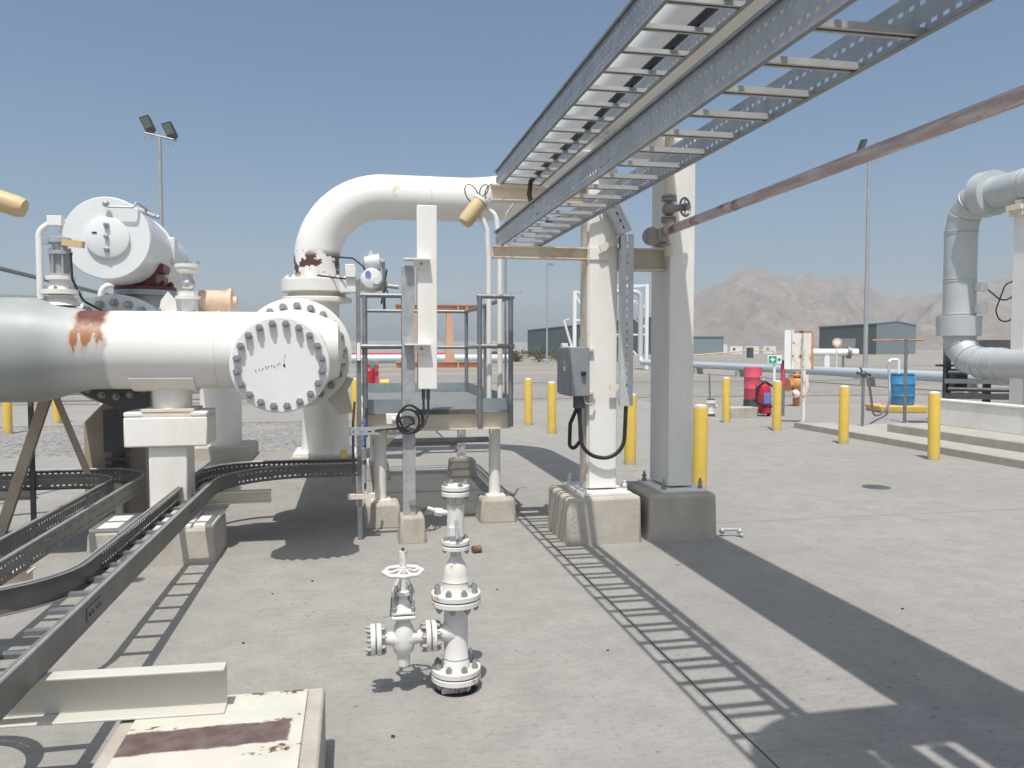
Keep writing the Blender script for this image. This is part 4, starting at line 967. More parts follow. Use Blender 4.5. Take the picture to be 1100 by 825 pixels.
splice(t, A1 + .003, 3.72, (TZ0 + TZ1) / 2, 1, 'traygrey'); splice(t, A1 + .003, 5.9, (TZ0 + TZ1) / 2, 1, 'traygrey')
t = thing('cable_tray', 'galvanised cable tray curving left behind the T support, farther from the camera', 'cable tray', (B1, 5, TZ0), 'low cable trays')
solid_rail(t, plan_arc([(B1, 3.86), (B1, 7.66), (-6.5, 7.66)], .55), -1, .1, 9)
solid_rail(t, plan_arc([(B0, 3.86), (B0, 7.36), (-6.5, 7.36)], .4), -1, .1, 9)
rungs(t, [((B0 + B1) / 2, 4.0 + .26 * k) for k in range(12)], .098, .02); rungs(t, [(-2.6 - .27 * k, 7.51) for k in range(13)], .02, .148)
for lab, x0, x1, y in (('short cream stand under the low tray at the left edge', -2.35, -1.72, 4.7), ('short cream stand under the left end of the far low tray', -3.2, -2.7, 7.5)):
    s_ = thing('tray_stand', lab, 'stand', ((x0 + x1) / 2, y, 0), 'stands under the low trays')
    mb = MB(); mb.ibeam((x0, y, TZ0 - .052), (x1, y, TZ0 - .052), .10, .10, .008, .008); build('arm', mb, 'creamrust', s_)
    mb = MB(); mb.box(x0 + .03, x0 + .11, y - .04, y + .04, .01, TZ0 - .103); build('post', mb, 'cream', s_)
    mb = MB(); mb.box(x0 - .03, x0 + .17, y - .1, y + .1, -.005, .01); build('base_plate', mb, 'cream', s_)

# channel and plinth at the lower left corner
t = thing('steel_channel', 'cream steel channel lying across the front plinth, carrying the near tray', 'steel beam', (-.9, 3.1, .28))
mb = MB(); ca = ((-2.2, 3.23), (-.485, 3.15))
def chan(d0, d1, z0, z1): mb.hexa([(ca[0][0], ca[0][1] - d1, z0), (ca[1][0], ca[1][1] - d1, z0), (ca[1][0], ca[1][1] - d0, z0), (ca[0][0], ca[0][1] - d0, z0), (ca[0][0], ca[0][1] - d1, z1), (ca[1][0], ca[1][1] - d1, z1), (ca[1][0], ca[1][1] - d0, z1), (ca[0][0], ca[0][1] - d0, z1)])
chan(0, .008, .297, .444); chan(0, .07, .444, .454); chan(0, .085, .288, .297)
build('channel', mb, 'cream2', t, .003)
t = thing('concrete_plinth', 'low concrete plinth topped by a white steel plate with a rusty brown band', 'plinth', (-.48, 2.75, 0))
mb = MB(); mb.box(-.86, -.125, 1.7, 3.27, -.03, .276); build('plinth_block', mb, 'concblock', t, .012)
mb = MB(); mb.box(-.80, -.19, 2.2, 3.235, .276, .288); build('top_plate', mb, mat('white_plate_with_rust_band', (.60, .56, .485), .55, 0, .07, 6, (.42, .55, .42), .7, 4, .05, 40, plate_rust), t, .003)

# ------------------------------------------------------------------ bollards
def bollard(h=1.0):
    t = thing('bollard', '', 'bollard')
    mb = MB(); mb.lathe((0, 0, -.02), (0, 0, 1), [(0, .083), (h - .01, .083), (h, .08)], 28); build('post', mb, 'yellow', t)
    mb = MB(); mb.lathe((0, 0, h - .02), (0, 0, 1), [(0, .078), (.02, .076), (.035, .05), (.042, 0)], 24); build('cap', mb, 'yellowcap', t)
    return t
proto = bollard()
bl = [(3.865, 8.45, 'yellow bollard close behind the shaded right column'),
      (3.855, 10.75, 'yellow bollard between the two rack columns, behind the slotted riser'),
      (3.764, 14.95, 'yellow bollard just left of the switch box, right one of two'),
      (3.68, 16.7, 'yellow bollard right of the platform legs, left one of two'),
      (8.15, 16.45, 'yellow bollard beside the small white valve and low concrete block'),
      (8.32, 14.58, 'yellow bollard in front of the green first aid sign'),
      (8.31, 12.35, 'yellow bollard with a hose behind it, left of the blue barrel'),
      (8.45, 10.33, 'largest yellow bollard, in front of the concrete steps and cream wall'),
      (-6.67, 17.2, 'yellow bollard at the far left edge under the grey reducer'),
      (-6.45, 19.2, 'smaller yellow bollard seen between the braces under the reducer'),
      (.02, 17.6, 'yellow bollard seen behind the dark conduit strut')]
for i, (x, y, lab) in enumerate(bl):
    o = proto if i == 0 else copy_tree(proto)
    o.location = (x, y, 0); o.rotation_euler = (.006 * math.sin(i * 2.1), .008 * math.cos(i * 3.7), i * 1.3); tag(o, lab, 'bollard', 'yellow bollards')

# ------------------------------------------------------------------ right middle distance
t = thing('insulated_pipe', 'fat metal-clad pipe loop dropping and turning at the right edge', 'pipe', (12, 14, .3))
LX, LY, LR = 12.0, 14.05, .30
pth = fillet([(LX, 4, 4.62), (LX, LY, 4.62), (LX, LY, 1.37), (LX, 4, 1.37)], .62, 3)
mb = MB(); mb.tube(pth, LR, 36); build('cladding', mb, 'clad', t, sharp=20)
for c, ax in (((LX, LY, 3.05), (0, 0, 1)), ((LX, LY, 3.95), (0, 0, 1)), ((LX, LY, 3.0), (0, 0, 1)), ((LX, 13.2, 1.37), (0, 1, 0)), ((LX, 12.9, 1.37), (0, 1, 0)), ((LX, 12.5, 4.62), (0, 1, 0)), ((LX, 12.35, 4.62), (0, 1, 0)), ((LX, LY, 2.35), (0, 0, 1))):
    mb = MB(); mb.lathe(Vector(c) - Vector(ax) * .015, ax, [(0, LR + .002), (.004, LR + .009), (.026, LR + .009), (.03, LR + .002)], 36, False); build('band', mb, 'clad', t)
for a, b, c in zip(pth, pth[1:], pth[2:]):
    ax = (c - a).normalized()
    mb = MB(); mb.lathe(b - ax * .012, ax, [(0, LR * 1.03), (.004, LR * 1.03 + .008), (.02, LR * 1.03 + .008), (.024, LR * 1.03)], 36, False); build('band', mb, 'clad', t)
mb = MB(); mb.lathe((LX, LY, 1.90), (0, 0, 1), [(0, LR), (.01, .41), (.40, .42), (.41, LR)], 12); build('valve_jacket', mb, 'clad', t)
mb = MB(); mb.lathe((LX, 13.18, 4.62), (0, 1, 0), [(0, LR), (.01, .43), (.30, .44), (.34, LR)], 30); build('flange_jacket', mb, 'clad', t)
mb = MB(); mb.box(LX + .1, LX + .26, 13.6, 13.8, 2.78, 2.95); build('junction_box', mb, 'vwhite', t, .01)
mb = MB(); mb.box(LX + .1, LX + .26, 13.6, 13.8, 2.35, 2.52); build('junction_box', mb, 'vwhite', t, .01)
mb = MB(); mb.tube(fillet([(LX + .3, 13.7, 2.85), (LX + .5, 13.4, 2.5), (LX + .7, 13.3, 2.9), (LX + .5, 13.4, 3.0), (LX + .35, 13.5, 2.4), (LX + .5, 13.5, 2.05), (LX + .85, 13.3, 2.5)], .15, 5), .014, 8); build('cable', mb, 'black', t)
t = thing('pipe_column', 'cream column with cap bracket holding up the insulated pipe at the right edge', 'column', (12.2, 12.4, 0))
mb = MB(); mb.box(11.86, 12.14, 12.3, 12.6, .25, 4.15); build('column', mb, 'cream', t, .01)
mb = MB(); mb.box(11.7, 12.45, 12.28, 12.62, 4.15, 4.24); mb.box(11.75, 12.4, 12.3, 12.6, 4.05, 4.15); build('cap_bracket', mb, 'creamrust', t, .005)
mb = MB(); mb.box(11.8, 12.2, 12.38, 12.52, 4.24, 4.34); build('pipe_shoe', mb, 'cream', t)
mb = MB(); mb.box(11.75, 12.25, 11.3, 11.6, .25, 1.06); build('lower_pier', mb, 'brown', t)
t = thing('pipe_rack', 'dark steel skid rack of beams, trays and small pipes behind the insulated loop', 'pipe rack', (13.5, 15, .0))
for x, y, h in ((13.3, 15.9, 1.85), (14.6, 14.9, 3.2), (16.6, 13.4, 1.9), (14.0, 15.5, 1.3), (15.2, 14.6, 1.2)):
    mb = MB(); mb.box(x - .06, x + .06, y - .06, y + .06, -.03, h); build('post', mb, 'dark', t)
for (a, b, hh, wd, mm) in (((12.95, 15.6, 1.66), (18.6, 11.3, 1.66), .36, .4, 'dark'), ((13.0, 15.6, .93), (18.6, 11.4, .93), .10, .25, 'galvdark'), ((13.0, 15.6, .60), (18.6, 11.4, .60), .12, .3, 'dark'), ((13.0, 15.6, .33), (18.6, 11.3, .33), .08, .2, 'dark'), ((13.0, 15.9, 1.27), (16, 13.8, 1.27), .05, .1, 'dark')):
    mb = MB(); mb.bar(a, b, wd, hh); build('beam', mb, mm, t)
for z in (.75, 1.12):
    mb = MB(); mb.cyl((13.0, 15.5, z), (18.6, 11.1, z), .045, n=12); build('pipe', mb, 'dark', t)
mb = MB(); mb.box(13.2, 13.5, 15.5, 15.7, .7, 1.2); build('cabinet', mb, 'dark', t)
mb = MB(); mb.cyl((14.6, 14.9, 3.0), (17.0, 13.9, 3.3), .035, n=10); build('pipe', mb, 'dark', t)
mb = MB(); mb.tube([(14.6 - .25 + .3 * math.cos(a), 14.85, 2.75 + .3 * math.sin(a)) for a in [k * .5 for k in range(13)]], .02, 8); build('cable_loop', mb, 'dark', t)
t = thing('sign_gantry', 'thin grey pole with a level rusty arm left of the insulated loop', 'pole', (12.9, 16.9, 0))
mb = MB(); mb.cyl((12.0, 15.6, 0), (12.0, 15.6, 1.86), .035, n=10); build('pole', mb, 'galvdark', t)
mb = MB(); mb.cyl((11.60, 16.2, 1.84), (12.3, 15.4, 1.84), .018, n=8); build('arm', mb, 'orangerust', t)
mb = MB(); mb.box(10.6, 10.8, 2, 13.1, .25, .68); mb.box(10.58, 10.82, 2, 13.12, .68, .72)
tag(build('low_wall', mb, 'cream', origin=(10.7, 8, .25), bevel=.01), 'low cream wall on the stepped plinth at the right', 'wall')

# barrel on pallet, hose
t = thing('pallet', 'yellow-orange drip pallet under the blue barrel', 'pallet', (13.9, 18.3, 0))
mb = MB(); c = Vector((13.95, 18.45, 0)); a = R(-14)
def rot(x, y, z): return c + Vector((x * math.cos(a) - y * math.sin(a), x * math.sin(a) + y * math.cos(a), z))
mb.hexa([rot(-.55, -.4, .0), rot(.6, -.4, 0), rot(.6, .6, 0), rot(-.55, .6, 0), rot(-.6, -.42, .17), rot(.62, -.42, .17), rot(.62, .62, .17), rot(-.6, .62, .17)]); build('tray', mb, 'yellow', t, .02)
mb = MB(); mb.hexa([rot(-.54, -.36, .172), rot(.56, -.36, .172), rot(.56, .56, .172), rot(-.54, .56, .172), rot(-.54, -.36, .178), rot(.56, -.36, .178), rot(.56, .56, .178), rot(-.54, .56, .178)]); build('grid', mb, 'orange', t)
t = thing('barrel', 'blue plastic barrel with a white elbow fitting in its lid', 'barrel', (14.15, 18.5, .178))
mb = MB(); mb.lathe((14.15, 18.5, .178), (0, 0, 1), [(0, .25), (.02, .285), (.22, .30), (.235, .31), (.26, .31), (.275, .30), (.52, .30), (.535, .31), (.56, .31), (.575, .30), (.74, .285), (.78, .27), (.79, .285), (.82, .285), (.83, .25), (.80, .24), (.80, 0)], 32); build('drum', mb, 'blue', t)
mb = MB(); mb.tube(fillet([(13.98, 18.45, .95), (13.98, 18.45, 1.36), (13.78, 18.5, 1.36), (13.74, 18.5, 1.30)], .06, 5), .04, 10); build('elbow_fitting', mb, 'plain_white', t)
mb = MB(); mb.tube([Vector(p) for p in [(13.76, 18.5, 1.32), (13.64, 18.4, 1.18), (13.55, 18.2, .7), (13.35, 17.9, .30), (12.7, 17.2, .12), (11.9, 16.4, .08), (11.2, 15.6, .2), (10.75, 15.0, .5), (10.6, 14.9, .95), (10.55, 14.9, 1.1)]], .028, 10)
ho = build('hose', mb, 'galvdark', origin=(12, 16.5, .08)); tag(ho, 'grey hose sagging from the bollard standpipe to the blue barrel', 'hose')
sd = ho.modifiers.new('s', 'SUBSURF'); sd.levels = 2; sd.render_levels = 2
t = thing('standpipe', 'small dark standpipe valve behind the hose end of the bollard', 'valve', (10.5, 15, 0))
mb = MB(); mb.cyl((10.5, 14.95, 0), (10.5, 14.95, 1.1), .03, n=10); build('pipe', mb, 'galvdark', t)
mb = MB(); mb.sphere((10.5, 14.95, 1.12), .07, 12, 8); mb.cyl((10.35, 14.95, 1.14), (10.66, 14.95, 1.10), .035, n=10); mb.cyl((10.5, 14.95, 1.12), (10.42, 14.95, 1.26), .02, n=8); build('valve', mb, 'dark', t)

# rusty sign seen from behind, first-aid sign, extinguishers, bin, valves
t = thing('sign_board', 'rust-streaked white sign seen from the back on a rusty post', 'sign', (9.6, 15.75, 0))
mb = MB(); mb.bar((9.60, 15.75, 0), (9.60, 15.75, 1.98), .085, .06, (1, 0, 0)); build('post', mb, 'rustpaint', t)
mb = MB(); c = Vector((9.62, 15.83, 1.63)); ux = Vector((.93, -.36, 0)); uz = Vector((0, 0, 1)); uy = Vector((.36, .93, 0))
def plate(mb, c, hw, hh, th): mb.hexa([c - ux * hw - uz * hh, c + ux * hw - uz * hh, c + ux * hw - uz * hh + uy * th, c - ux * hw - uz * hh + uy * th, c - ux * hw + uz * hh, c + ux * hw + uz * hh, c + ux * hw + uz * hh + uy * th, c - ux * hw + uz * hh + uy * th])
plate(mb, c, .22, .43, .02); build('panel', mb, 'rustpaint', t, .004)
mb = MB(); plate(mb, c + ux * .205 - uy * .02, .02, .43, .02); plate(mb, c - ux * .0 + uz * .415 - uy * .021, .18, .012, .02); build('edge_rim', mb, 'orangerust', t)
mb = MB(); plate(mb, c - ux * .30 + uy * .05, .07, .43, .015); build('side_panel', mb, 'plain_white', t)
t = thing('first_aid_sign', 'small green and white first aid arrow sign on a thin post', 'sign', (8.35, 14.9, 0))
mb = MB(); mb.cyl((8.40, 14.85, 0), (8.40, 14.85, 1.38), .028, n=10); build('post', mb, 'plain_white', t)
c = Vector((8.38, 14.80, 1.43)); ux = Vector((.98, -.19, 0)); uy = Vector((.19, .98, 0))
mb = MB(); plate(mb, c, .145, .085, .01); build('board', mb, 'plain_white', t, .004)
mb = MB(); plate(mb, c - ux * .045 - uy * .003, .082, .07, .003); build('green_panel', mb, 'green', t)
mb = MB(); q = c - ux * .045 - uy * .005; plate(mb, q, .014, .04, .0015); plate(mb, q - ux * .03, .016, .013, .0015); plate(mb, q + ux * .03, .016, .013, .0015)
build('cross', mb, 'plain_white', t)
mb = MB(); q = c + ux * .07 - uy * .003
mb.poly([q + ux * .012 + uz * .05, q + ux * .06 , q + ux * .012 - uz * .05, q + ux * .012 - uz * .02, q - ux * .018 - uz * .02, q - ux * .018 + uz * .02, q + ux * .012 + uz * .02], uy * .002); build('arrow', mb, 'green', t)
t = thing('fire_extinguisher', 'red wheeled fire extinguisher with black hose and blue label', 'fire extinguisher', (9.8, 17.8, 0))
E0 = Vector((9.83, 17.85, 0))
mb = MB(); mb.lathe(E0 + Vector((.04, 0, .06)), (-.08, 0, 1), [(0, .10), (.02, .15), (.25, .16), (.58, .165), (.68, .14), (.74, .06), (.80, .055)], 24); build('cylinder', mb, 'red', t)
mb = MB(); mb.box(E0.x - .09, E0.x + .08, E0.y - .175, E0.y - .155, .32, .58); build('label_plate', mb, 'label_blue', t, .004)
mb = MB(); mb.tube(fillet([E0 + Vector((-.03, -.05, .86)), E0 + Vector((-.24, -.1, .72)), E0 + Vector((-.26, -.1, .36)), E0 + Vector((-.08, -.14, .26)), E0 + Vector((.18, -.14, .24)), E0 + Vector((.26, -.1, .42)), E0 + Vector((.22, -.1, .7)), E0 + Vector((.02, -.05, .84))], .1, 6), .028, 10); build('hose', mb, 'black', t)
mb = MB(); mb.sphere(E0 + Vector((-.02, 0, .88)), .05, 12, 8); mb.ring(E0 + Vector((-.02, 0, .92)), (0, 1, 0), .07, .015, 16, 6); build('valve_head', mb, 'galv', t)
for sx in (-.17, .17):
    mb = MB(); mb.lathe(E0 + Vector((sx - .02, .08, .11)), (1, 0, 0), [(0, .08), (.01, .11), (.035, .11), (.045, .08)], 18); build('wheel', mb, 'black', t)
mb = MB(); mb.tube([E0 + Vector((-.12, .12, .2)), E0 + Vector((-.12, .18, .8)), E0 + Vector((.12, .18, .8)), E0 + Vector((.12, .12, .2))], .015, 8); build('frame', mb, 'red', t)
t = thing('drum', 'faded red drum standing behind the wheeled extinguisher', 'drum', (11.2, 20.9, 0))
mb = MB(); mb.lathe((11.22, 21.0, .2), (0, 0, 1), [(0, .24), (.02, .25), (.3, .25), (.32, .26), (.34, .25), (.62, .25), (.64, .26), (.66, .25), (.92, .24)], 24); build('shell', mb, 'redfaded', t)
mb = MB(); mb.box(11.03, 11.4, 20.8, 21.2, 0, .2); build('stand', mb, 'dark', t)
t = thing('hydrant_post', 'dark red post with a flat tee top beside the first aid sign', 'hydrant', (10.3, 17.8, 0))
mb = MB(); mb.cyl((10.3, 17.8, 0), (10.3, 17.8, .75), .05, n=12); build('lower_pipe', mb, 'galvdark', t)
mb = MB(); mb.cyl((10.3, 17.8, .75), (10.3, 17.8, 1.28), .055, n=12); build('upper_pipe', mb, 'redfaded', t)
mb = MB(); mb.lathe((10.3, 17.8, 1.28), (0, 0, 1), [(0, .03), (.06, .03), (.065, .15), (.09, .15)], 18); build('tee_handle', mb, 'dark', t)
t = thing('hydrant_valve', 'orange rusted valve body behind the rusty sign post', 'valve', (12.6, 21, 0))
H0 = Vector((12.55, 20.9, 0))
mb = MB(); mb.cyl(H0, H0 + Vector((0, 0, .35)), .12, n=18); mb.sphere(H0 + Vector((0, 0, .62)), .23, 18, 12); mb.lathe(H0 + Vector((-.2, 0, .62)), (-1, 0, 0), [(0, .12), (.08, .12), (.082, .2), (.12, .2)], 20); mb.lathe(H0 + Vector((0, 0, .84)), (0, 0, 1), [(0, .12), (.02, .16), (.06, .16), (.08, .06), (.16, .05)], 18); build('body', mb, 'orangerust', t)
mb = MB(); mb.lathe(H0 + Vector((-.12, -.12, .36)), (-.5, -.85, 0), [(0, .12), (.1, .12), (.12, .08)], 18); mb.cyl(H0 + Vector((.3, 0, .3)), H0 + Vector((.3, 0, .9)), .06, n=12); build('outlet', mb, 'rustpaint', t)
t = thing('sample_valve', 'little white valve on a thin conduit beside the low concrete block', 'valve', (8.45, 17.85, 0))
mb = MB(); mb.cyl((8.46, 17.9, .0), (8.46, 17.9, .1), .1, n=16); mb.cyl((8.46, 17.9, .10), (8.46, 17.9, .34), .085, n=16); mb.lathe((8.46, 17.9, .34), (0, 0, 1), [(0, .13), (.07, .13)], 16); mb.cyl((8.3, 17.9, .26), (8.62, 17.9, .26), .035, n=10); build('body', mb, 'white', t)
mb = MB(); mb.lathe((8.46, 17.9, .02), (0, 0, 1), [(0, .105), (.06, .105)], 16); mb.lathe((8.46, 17.9, .41), (0, 0, 1), [(0, .1), (.03, .1)], 16); build('ring', mb, 'dark', t)
mb = MB(); mb.cyl((8.46, 17.95, .42), (8.44, 17.95, 1.05), .022, n=8); build('conduit', mb, 'galvdark', t)
mb = MB(); mb.box(8.72, 9.4, 17.35, 17.75, -.02, .26)
tag(build('concrete_block', mb, 'concblock', origin=(9.05, 17.5, 0), bevel=.02), 'low concrete block beside the little white valve', 'block')
t = thing('fire_extinguisher', 'small red extinguisher on a stand seen through the left platform rails', 'fire extinguisher', (.75, 30, 0))
mb = MB(); mb.lathe((.55, 29.5, .35), (0, 0, 1), [(0, .14), (.02, .16), (.5, .16), (.58, .1), (.62, .04), (.7, .04)], 18); build('cylinder', mb, 'red', t)
mb = MB(); mb.box(.5, .9, 29.62, 29.68, 0, 1.1); build('stand', mb, 'redfaded', t)
mb = MB(); mb.box(.6, .72, 29.45, 29.6, .92, 1.1); build('tag', mb, 'green', t)
mb = MB(); mb.tube([(.55, 29.5, 1.0), (.8, 29.5, 1.02), (.9, 29.5, .98)], .03, 8); build('handle', mb, 'dark', t)
mb = MB(); mb.lathe((.95, 29.4, .4), (1, 0, 0), [(0, .12), (.3, .14), (.34, .08)], 16); mb.cyl((1.1, 29.4, 0), (1.1, 29.4, .4), .06, n=10); tag(build('yellow_valve', mb, 'yellow', origin=(1.1, 29.4, 0)), 'yellow pipe cap next to the small red extinguisher', 'valve')

# orange frame behind the platform
t = thing('orange_stand', 'salmon-orange H-shaped steel stand behind the platform', 'stand', (1.3, 12, 0))
for z in (2.255, 1.405):
    mb = MB(); mb.ibeam((.62, 12, z), (1.93, 12, z), .105, .10, .014, .012)
    for x in (.75, 1.0, 1.15, 1.55, 1.68, 1.9): mb.box(x - .012, x + .012, 11.952, 11.992, z - .038, z + .038)
    build('beam', mb, 'orange', t)
mb = MB(); mb.poly([(1.36, 11.96, 1.458), (1.50, 11.96, 1.458), (1.46, 11.96, 2.2), (1.38, 11.96, 2.2)], (0, .08, 0)); build('post', mb, 'orange', t)
mb = MB(); mb.ibeam((.86, 12, 0.01), (.86, 12, 1.352), .09, .09, .012, .01); build('foot_post', mb, 'orange', t)
mb = MB(); mb.ibeam((.88, 12, 1.458), (.88, 12, 2.202), .10, .10, .012, .01); build('post', mb, 'orange', t)
mb = MB(); mb.box(.78, .94, 11.92, 12.08, -.005, .01); build('base_plate', mb, 'orange', t)

# left handrail of the neighbouring stair
t = thing('handrail', 'dark grey-green sloping handrail behind the header at the left', 'handrail', (-4, 9, 0))
mb = MB(); mb.cyl((-4.4, 7.2, 2.70), (-2.75, 11.9, 2.25), .025, n=12); build('top_rail', mb, 'railgrey', t)
mb = MB(); mb.cyl((-4.4, 7.2, 2.12), (-2.75, 11.9, 1.75), .02, n=12); build('mid_rail', mb, 'railgrey', t)
for f in (.12, .93):
    x, y, z = -4.4 + 1.65 * f, 7.2 + 4.7 * f, 2.62 - .47 * f; mb = MB(); mb.cyl((x, y, -.01), (x, y, z), .025, n=12); build('rail_post', mb, 'railgrey', t)
mb = MB(); mb.bar((-4.2, 7.55, 2.1), (-2.4, 8.2, 2.08), .05, .10); build('tie_bar', mb, 'galv', t)
for k, (x, y) in enumerate(((-2.45, 9.3), (-2.75, 9.6))): pass
t = thing('vent_pipe', 'thin white gooseneck pipe below the white actuator cylinder', 'pipe', (-2.4, 9.5, 0))
mb = MB(); mb.tube(fillet([(-2.72, 9.5, -.01), (-2.72, 9.5, 2.35), (-2.5, 9.5, 2.35), (-2.47, 9.5, 2.1)], .12, 6), .035, 12); build('pipe', mb, 'cream', t)

# ------------------------------------------------------------------ far things
t = thing('pipeline', 'long pale insulated pipeline crossing behind the bollards on low sleepers', 'pipeline', (22.7, 45, 0))
mb = MB(); mb.tube(fillet([(22.7, -5, .55), (22.7, 61, .55), (22.7, 61, 6.2), (20.5, 61.3, 6.2)], .55, 6), .21, 20); build('pipe', mb, 'farpipe', t)
for y in range(8, 60, 6):
    mb = MB(); mb.box(22.4, 23.0, y - .15, y + .15, -.03, .34); build('sleeper', mb, 'concblock', t)
t = thing('pipeline', 'pale pipeline far behind the platform with a red line beside it', 'pipeline', (-5, 70, 0))
mb = MB(); mb.cyl((-75, 70, .75), (14, 72, .75), .4, n=16); build('pipe', mb, 'farpipe', t)
mb = MB(); mb.cyl((-75, 71.5, 1.2), (9, 73.5, 1.2), .12, n=10); build('red_line', mb, 'redfaded', t)
for k in range(14):
    mb = MB(); x = -70 + 6 * k; mb.box(x - .2, x + .2, 69.8, 71.8, -.03, .36); build('sleeper', mb, 'concblock', t)
t = thing('pipeline', 'dark low pipeline seen under the grey reducer at the far left', 'pipeline', (-12, 27, 0))
mb = MB(); mb.cyl((-30, 26.8, .38), (-2.5, 27.6, .38), .2, n=16); build('pipe', mb, 'farpipe', t)
for k in range(5):
    mb = MB(); x = -26 + 5 * k; mb.box(x - .2, x + .2, 26.6, 27.6, -.03, .2); build('sleeper', mb, 'concblock', t)
t = thing('pipe_bridge', 'white braced steel tower behind the lit column', 'steel tower', (20, 61.5, 0))
for x, y, h in ((17.6, 62.5, 6.3), (19.0, 62.3, 6.0), (23.5, 61.8, 6.9), (21.6, 64.5, 6.7)):
    mb = MB(); mb.box(x - .13, x + .13, y - .13, y + .13, -.03, h); build('leg', mb, 'plain_white', t)
for a, b in (((17.6, 62.5, 6.3), (19.0, 62.3, 6.0)), ((19, 62.3, 6), (21.6, 64.5, 6.7)), ((21.6, 64.5, 6.75), (23.5, 61.8, 6.75)), ((20, 62.5, 6.8), (23.5, 61.8, 6.8)), ((19.0, 62.3, 2.8), (23.5, 61.8, 2.8)), ((21.6, 64.5, 6.6), (23.4, 61.9, 5.0)), ((21.2, 62.2, 5.2), (23.4, 61.9, 3.4)), ((21.2, 62.2, 2.7), (23.4, 61.9, .5)), ((17.6, 62.5, 6.1), (18.9, 62.3, 4)), ((17.6, 62.5, 4), (19, 62.3, 3.9))):
    mb = MB(); mb.bar(a, b, .14, .14); build('brace', mb, 'plain_white', t)

def shed(name, label, A, depth_v, B, h0, h1, roofh, m1, m2):
    # A -> B is the long wall seen darker; the end wall leaves B along depth_v
    t = thing(name, label, 'shed', (*A[:2], 0)); A = Vector((*A[:2], -.3)); B = Vector((*B[:2], -.3)); D = Vector((*depth_v, 0))
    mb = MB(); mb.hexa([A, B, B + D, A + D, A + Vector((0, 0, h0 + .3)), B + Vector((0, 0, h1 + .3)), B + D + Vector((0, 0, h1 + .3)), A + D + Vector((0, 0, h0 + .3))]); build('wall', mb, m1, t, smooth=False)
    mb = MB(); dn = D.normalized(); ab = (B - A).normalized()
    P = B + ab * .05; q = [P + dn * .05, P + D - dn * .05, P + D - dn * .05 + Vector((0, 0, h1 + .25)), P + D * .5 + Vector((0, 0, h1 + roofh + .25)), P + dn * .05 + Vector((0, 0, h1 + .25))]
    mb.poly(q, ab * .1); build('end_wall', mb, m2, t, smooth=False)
    mb = MB(); up = Vector((0, 0, 1)); o = [A - dn * .3, B - dn * .3 + ab * .3, B + D * .5 + ab * .3, A + D * .5]
    z = [h0 + .32, h1 + .32, h1 + roofh + .32, h0 + roofh + .32]
    mb.hexa([p + up * a for p, a in zip(o, z)] + [p + up * (a + .25) for p, a in zip(o, z)])
    o = [A + D * .5, B + D * .5 + ab * .3, B + D + dn * .3 + ab * .3, A + D + dn * .3]; z = [h0 + roofh + .32, h1 + roofh + .32, h1 + .32, h0 + .32]
    mb.hexa([p + up * a for p, a in zip(o, z)] + [p + up * (a + .25) for p, a in zip(o, z)]); build('roof', mb, 'shed_light', t, smooth=False)
    if (B - A).length < 12: return t
    mb = MB(); mid = (A + B) / 2 - dn * .06
    n = Vector((ab.x, ab.y, 0)); mb.hexa([mid - n * 3, mid + n * 3, mid + n * 3 + dn * .1, mid - n * 3 + dn * .1, mid - n * 3 + up * 5, mid + n * 3 + up * 5, mid + n * 3 + dn * .1 + up * 5, mid - n * 3 + dn * .1 + up * 5]); build('roller_door', mb, 'boxgrey', t)
    return t
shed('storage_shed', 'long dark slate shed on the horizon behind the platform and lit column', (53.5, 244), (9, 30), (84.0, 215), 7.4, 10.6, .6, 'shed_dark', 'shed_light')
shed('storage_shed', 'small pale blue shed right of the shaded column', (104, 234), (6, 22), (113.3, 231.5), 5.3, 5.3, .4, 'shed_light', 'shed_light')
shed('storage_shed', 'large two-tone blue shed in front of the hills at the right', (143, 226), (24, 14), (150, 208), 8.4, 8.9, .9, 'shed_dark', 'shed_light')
t = thing('site_cabin', 'row of white site cabins far off below the hill', 'cabin', (125, 255, 0))
for k, (x, y) in enumerate(((126, 252), (131, 250), (136.5, 248.5))):
    mb = MB(); mb.box(x, x + 4.6, y, y + 3, -.1, 2.5); build('cabin', mb, 'trailer', t)
    mb = MB(); mb.box(x + 1, x + 1.9, y - .05, y + .02, 1, 1.9); build('window', mb, 'dark', t)
mb = MB(); mb.box(115.5, 119, 240, 243, -.1, 3); tag(build('site_cabin', mb, 'trailer', origin=(117, 240, 0)), 'small pale cabin beside the pale blue shed', 'cabin')

